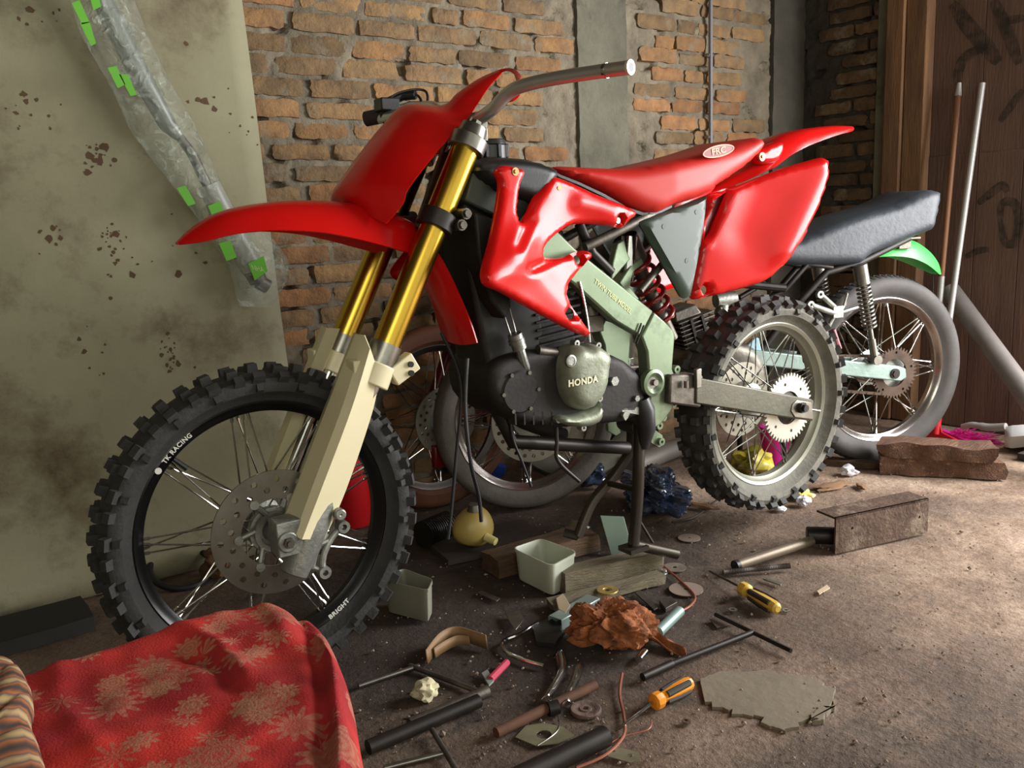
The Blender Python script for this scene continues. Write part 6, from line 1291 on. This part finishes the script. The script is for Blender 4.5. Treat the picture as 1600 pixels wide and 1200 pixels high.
# black bag, plates, bolts by the stand
bagm = mat('shiny_black_bag', (22, 26, 40), .16, coat=.6, col2=(60, 74, 100), nscale=12)
crumple('plastic_bag', F(1035, 800)+np.array([.02, .06, 0]), .13, .065, bagm, 'shiny blue black plastic bag crumpled behind the stand', 'bag', 1.1, 5, .7, (1.3, .75))
crumple('plastic_bag', F(930, 765)+np.array([.02, .05, 0]), .06, .05, bagm, 'smaller shiny black bag left of the stand legs', 'bag', 3.1, 4, .7)
crumple('tinfoil_scrap', F(905, 842), .04, .03, steel, 'grey crumpled metal scrap under the left stand leg', 'scrap', 6, 3, .7)
q0 = F(955, 868); mb = MB(); mb.prism([q0+np.array(v) for v in ((0, 0, 0.002), (.055, -.03, 0.002), (.05, .0, .10), (-.01, .03, .11))], (.002, .003, 0)); o = mb.build('metal_plate', mat('green_grey_plate', (116, 132, 118), .45, .4), bevel=.0008); tag(o, 'green grey metal plate propped behind the stand foot', 'plate')
for k, (x, y, lab) in enumerate(((882, 842, 'left'), (1010, 868, 'right'))): pass
# gravel and grit: too small to count
rs = np.random.RandomState(11); mb = MB()
for k in range(1500):
    x = rs.uniform(560, 1590); y = rs.uniform(800, 1200) if rs.rand() < .8 else rs.uniform(730, 860); p = F(x, y)
    if p[0] > XW-.05 or p[1] > YW-.1: continue
    r = rs.gamma(2, .0009)+.0008; c = np.array([p[0], p[1], r*.3]); V_ = [c+r*np.array([rs.uniform(.6, 1.2)*a, rs.uniform(.6, 1.2)*b, rs.uniform(.5, .9)*z]) for a, b, z in ((1, 0, 0), (0, 1, 0), (-1, 0, 0), (0, -1, 0), (0, 0, 1), (0, 0, -1))]
    mb.add(V_, [(0, 1, 4), (1, 2, 4), (2, 3, 4), (3, 0, 4), (1, 0, 5), (2, 1, 5), (3, 2, 5), (0, 3, 5)])
o = mb.build('floor_grit', mat('grit', (96, 80, 68), .9, col2=(168, 150, 132), nscale=3), smooth=0); tag(o, 'small grit and dirt crumbs scattered over the concrete floor', 'grit', kind='stuff')
# broken floor slab patch
def slab(pts, z, lab):
    pl = cat_rom([np.array(q, float) for q in pts], 5, True); rs2 = np.random.RandomState(2); P_ = [F(x+rs2.uniform(-8, 8), y+rs2.uniform(-4, 4)) for x, y in pl]; mb = MB(); mb.prism([p_+np.array([0, 0, -.004]) for p_ in P_], (0, 0, .004+z)); o = mb.build('floor_patch', mat('smooth_cement_patch', (132, 122, 102), .85, col2=(106, 96, 80), nscale=4, bump=.2, bscale=40), bevel=.002, smooth=30); tag(o, lab, 'patch')
slab([(1095, 1065), (1140, 1050), (1200, 1052), (1255, 1060), (1296, 1075), (1300, 1100), (1270, 1120), (1235, 1140), (1205, 1140), (1180, 1122), (1140, 1112), (1105, 1095)], .0025, 'smooth grey cement patch in the rough floor at lower right')
slab([(1268, 1122), (1290, 1108), (1300, 1112), (1288, 1128), (1272, 1128)], .006, 'small broken cement chip at the right of the grey patch')

crumple('brown_lump', F(345, 900), .05, .045, mat('brown_cloth', (120, 84, 56), .9, col2=(70, 50, 38), nscale=12), 'brown cloth lump on the floor seen between the lower front spokes', 'rag', 4, 4, .6)
mb = MB(); c = F(280, 898); mb.tube([c+np.array([.08*math.cos(t), .08*math.sin(t)-.03, .03+.03*math.sin(t)]) for t in np.linspace(0, 5.4, 30)], .009, 10); o = mb.build('black_hose', black); tag(o, 'coiled black hose on the floor behind the front wheel', 'hose')

tubew('steel_pipe', [F(640, 1132, .013), F(762, 1080, .016)], .0125, dsteel, 'dull hollow pipe with its open mouth below the brown strap', 'pipe', hollow=True)
foil = mat('bright_foil', (220, 220, 216), .2, .9)
for (x, y, r, lab) in ((1012, 893, .014, 'bright foil scrap nearer the timber ends'), (1034, 897, .016, 'bright foil scrap beside the reddish wire'), (905, 962, .018, 'crumpled grey scrap between zinc channel and rag')): crumple('foil_scrap', F(x, y), r, .007, foil, lab, 'scrap', x*.01, 3, .6)
for (x, y, lab) in ((1135, 938, 'small hexagon nut left of the yellow screwdriver handle'), (1168, 925, 'small hexagon nut touching the yellow screwdriver neck'), (1072, 1130, 'small nut on the bare floor right of the thin wire')):
    c = F(x, y); mb = MB(); mb.lathe([(.004, 0), (.008, 0), (.008, .006), (.004, .006)], (c[0], c[1], 0), (0, 0, 1), 6); o = mb.build('hex_nut', steel, smooth=0); tag(o, lab, 'nut')
def bar3(name, pts, h, m, lab, cat): mb = MB(); mb.prism([F(x, y, 0.001) for x, y in pts], (0, 0, h)); o = mb.build(name, m, bevel=.0008); tag(o, lab, cat)
bar3('steel_strip', ((992, 928), (1000, 924), (1032, 950), (1022, 955)), .004, dsteel, 'dull flat steel strip between the timbers and the teal tube', 'strip')
bar3('steel_bracket', ((1030, 945), (1048, 938), (1058, 948), (1040, 958)), .012, dsteel, 'small dull bracket touching the teal tube', 'bracket')
bar3('steel_strip', ((745, 928), (752, 924), (782, 936), (776, 941)), .003, dsteel, 'thin grey strip left of the bent chrome frame', 'strip')
bar3('rubber_pad', ((832, 985), (860, 972), (884, 990), (868, 1012), (838, 1010)), .012, black, 'flat black rubber pad inside the chrome wire frame', 'pad')
bar3('cardboard_scrap', ((1108, 968), (1135, 962), (1150, 974), (1120, 982)), .0015, mat('dark_cardboard', (74, 60, 48), .9), 'dark card scrap under the wrench cross bar', 'scrap')
bar3('wood_chip', ((1276, 925), (1292, 915), (1297, 920), (1280, 930)), .003, mat('pale_chip', (190, 170, 140), .8), 'pale wood chip on open floor below the angle iron', 'chip')
bar3('wood_chip', ((1380, 715), (1382, 712), (1420, 716), (1418, 720)), .004, mat('pale_chip', (190, 170, 140)), 'pale splinter near the timber block', 'chip') if False else None
bar3('nail', ((1192, 906), (1194, 902), (1222, 912), (1220, 916)), .003, steel, 'short pin on the floor right of the twisted rod', 'nail')
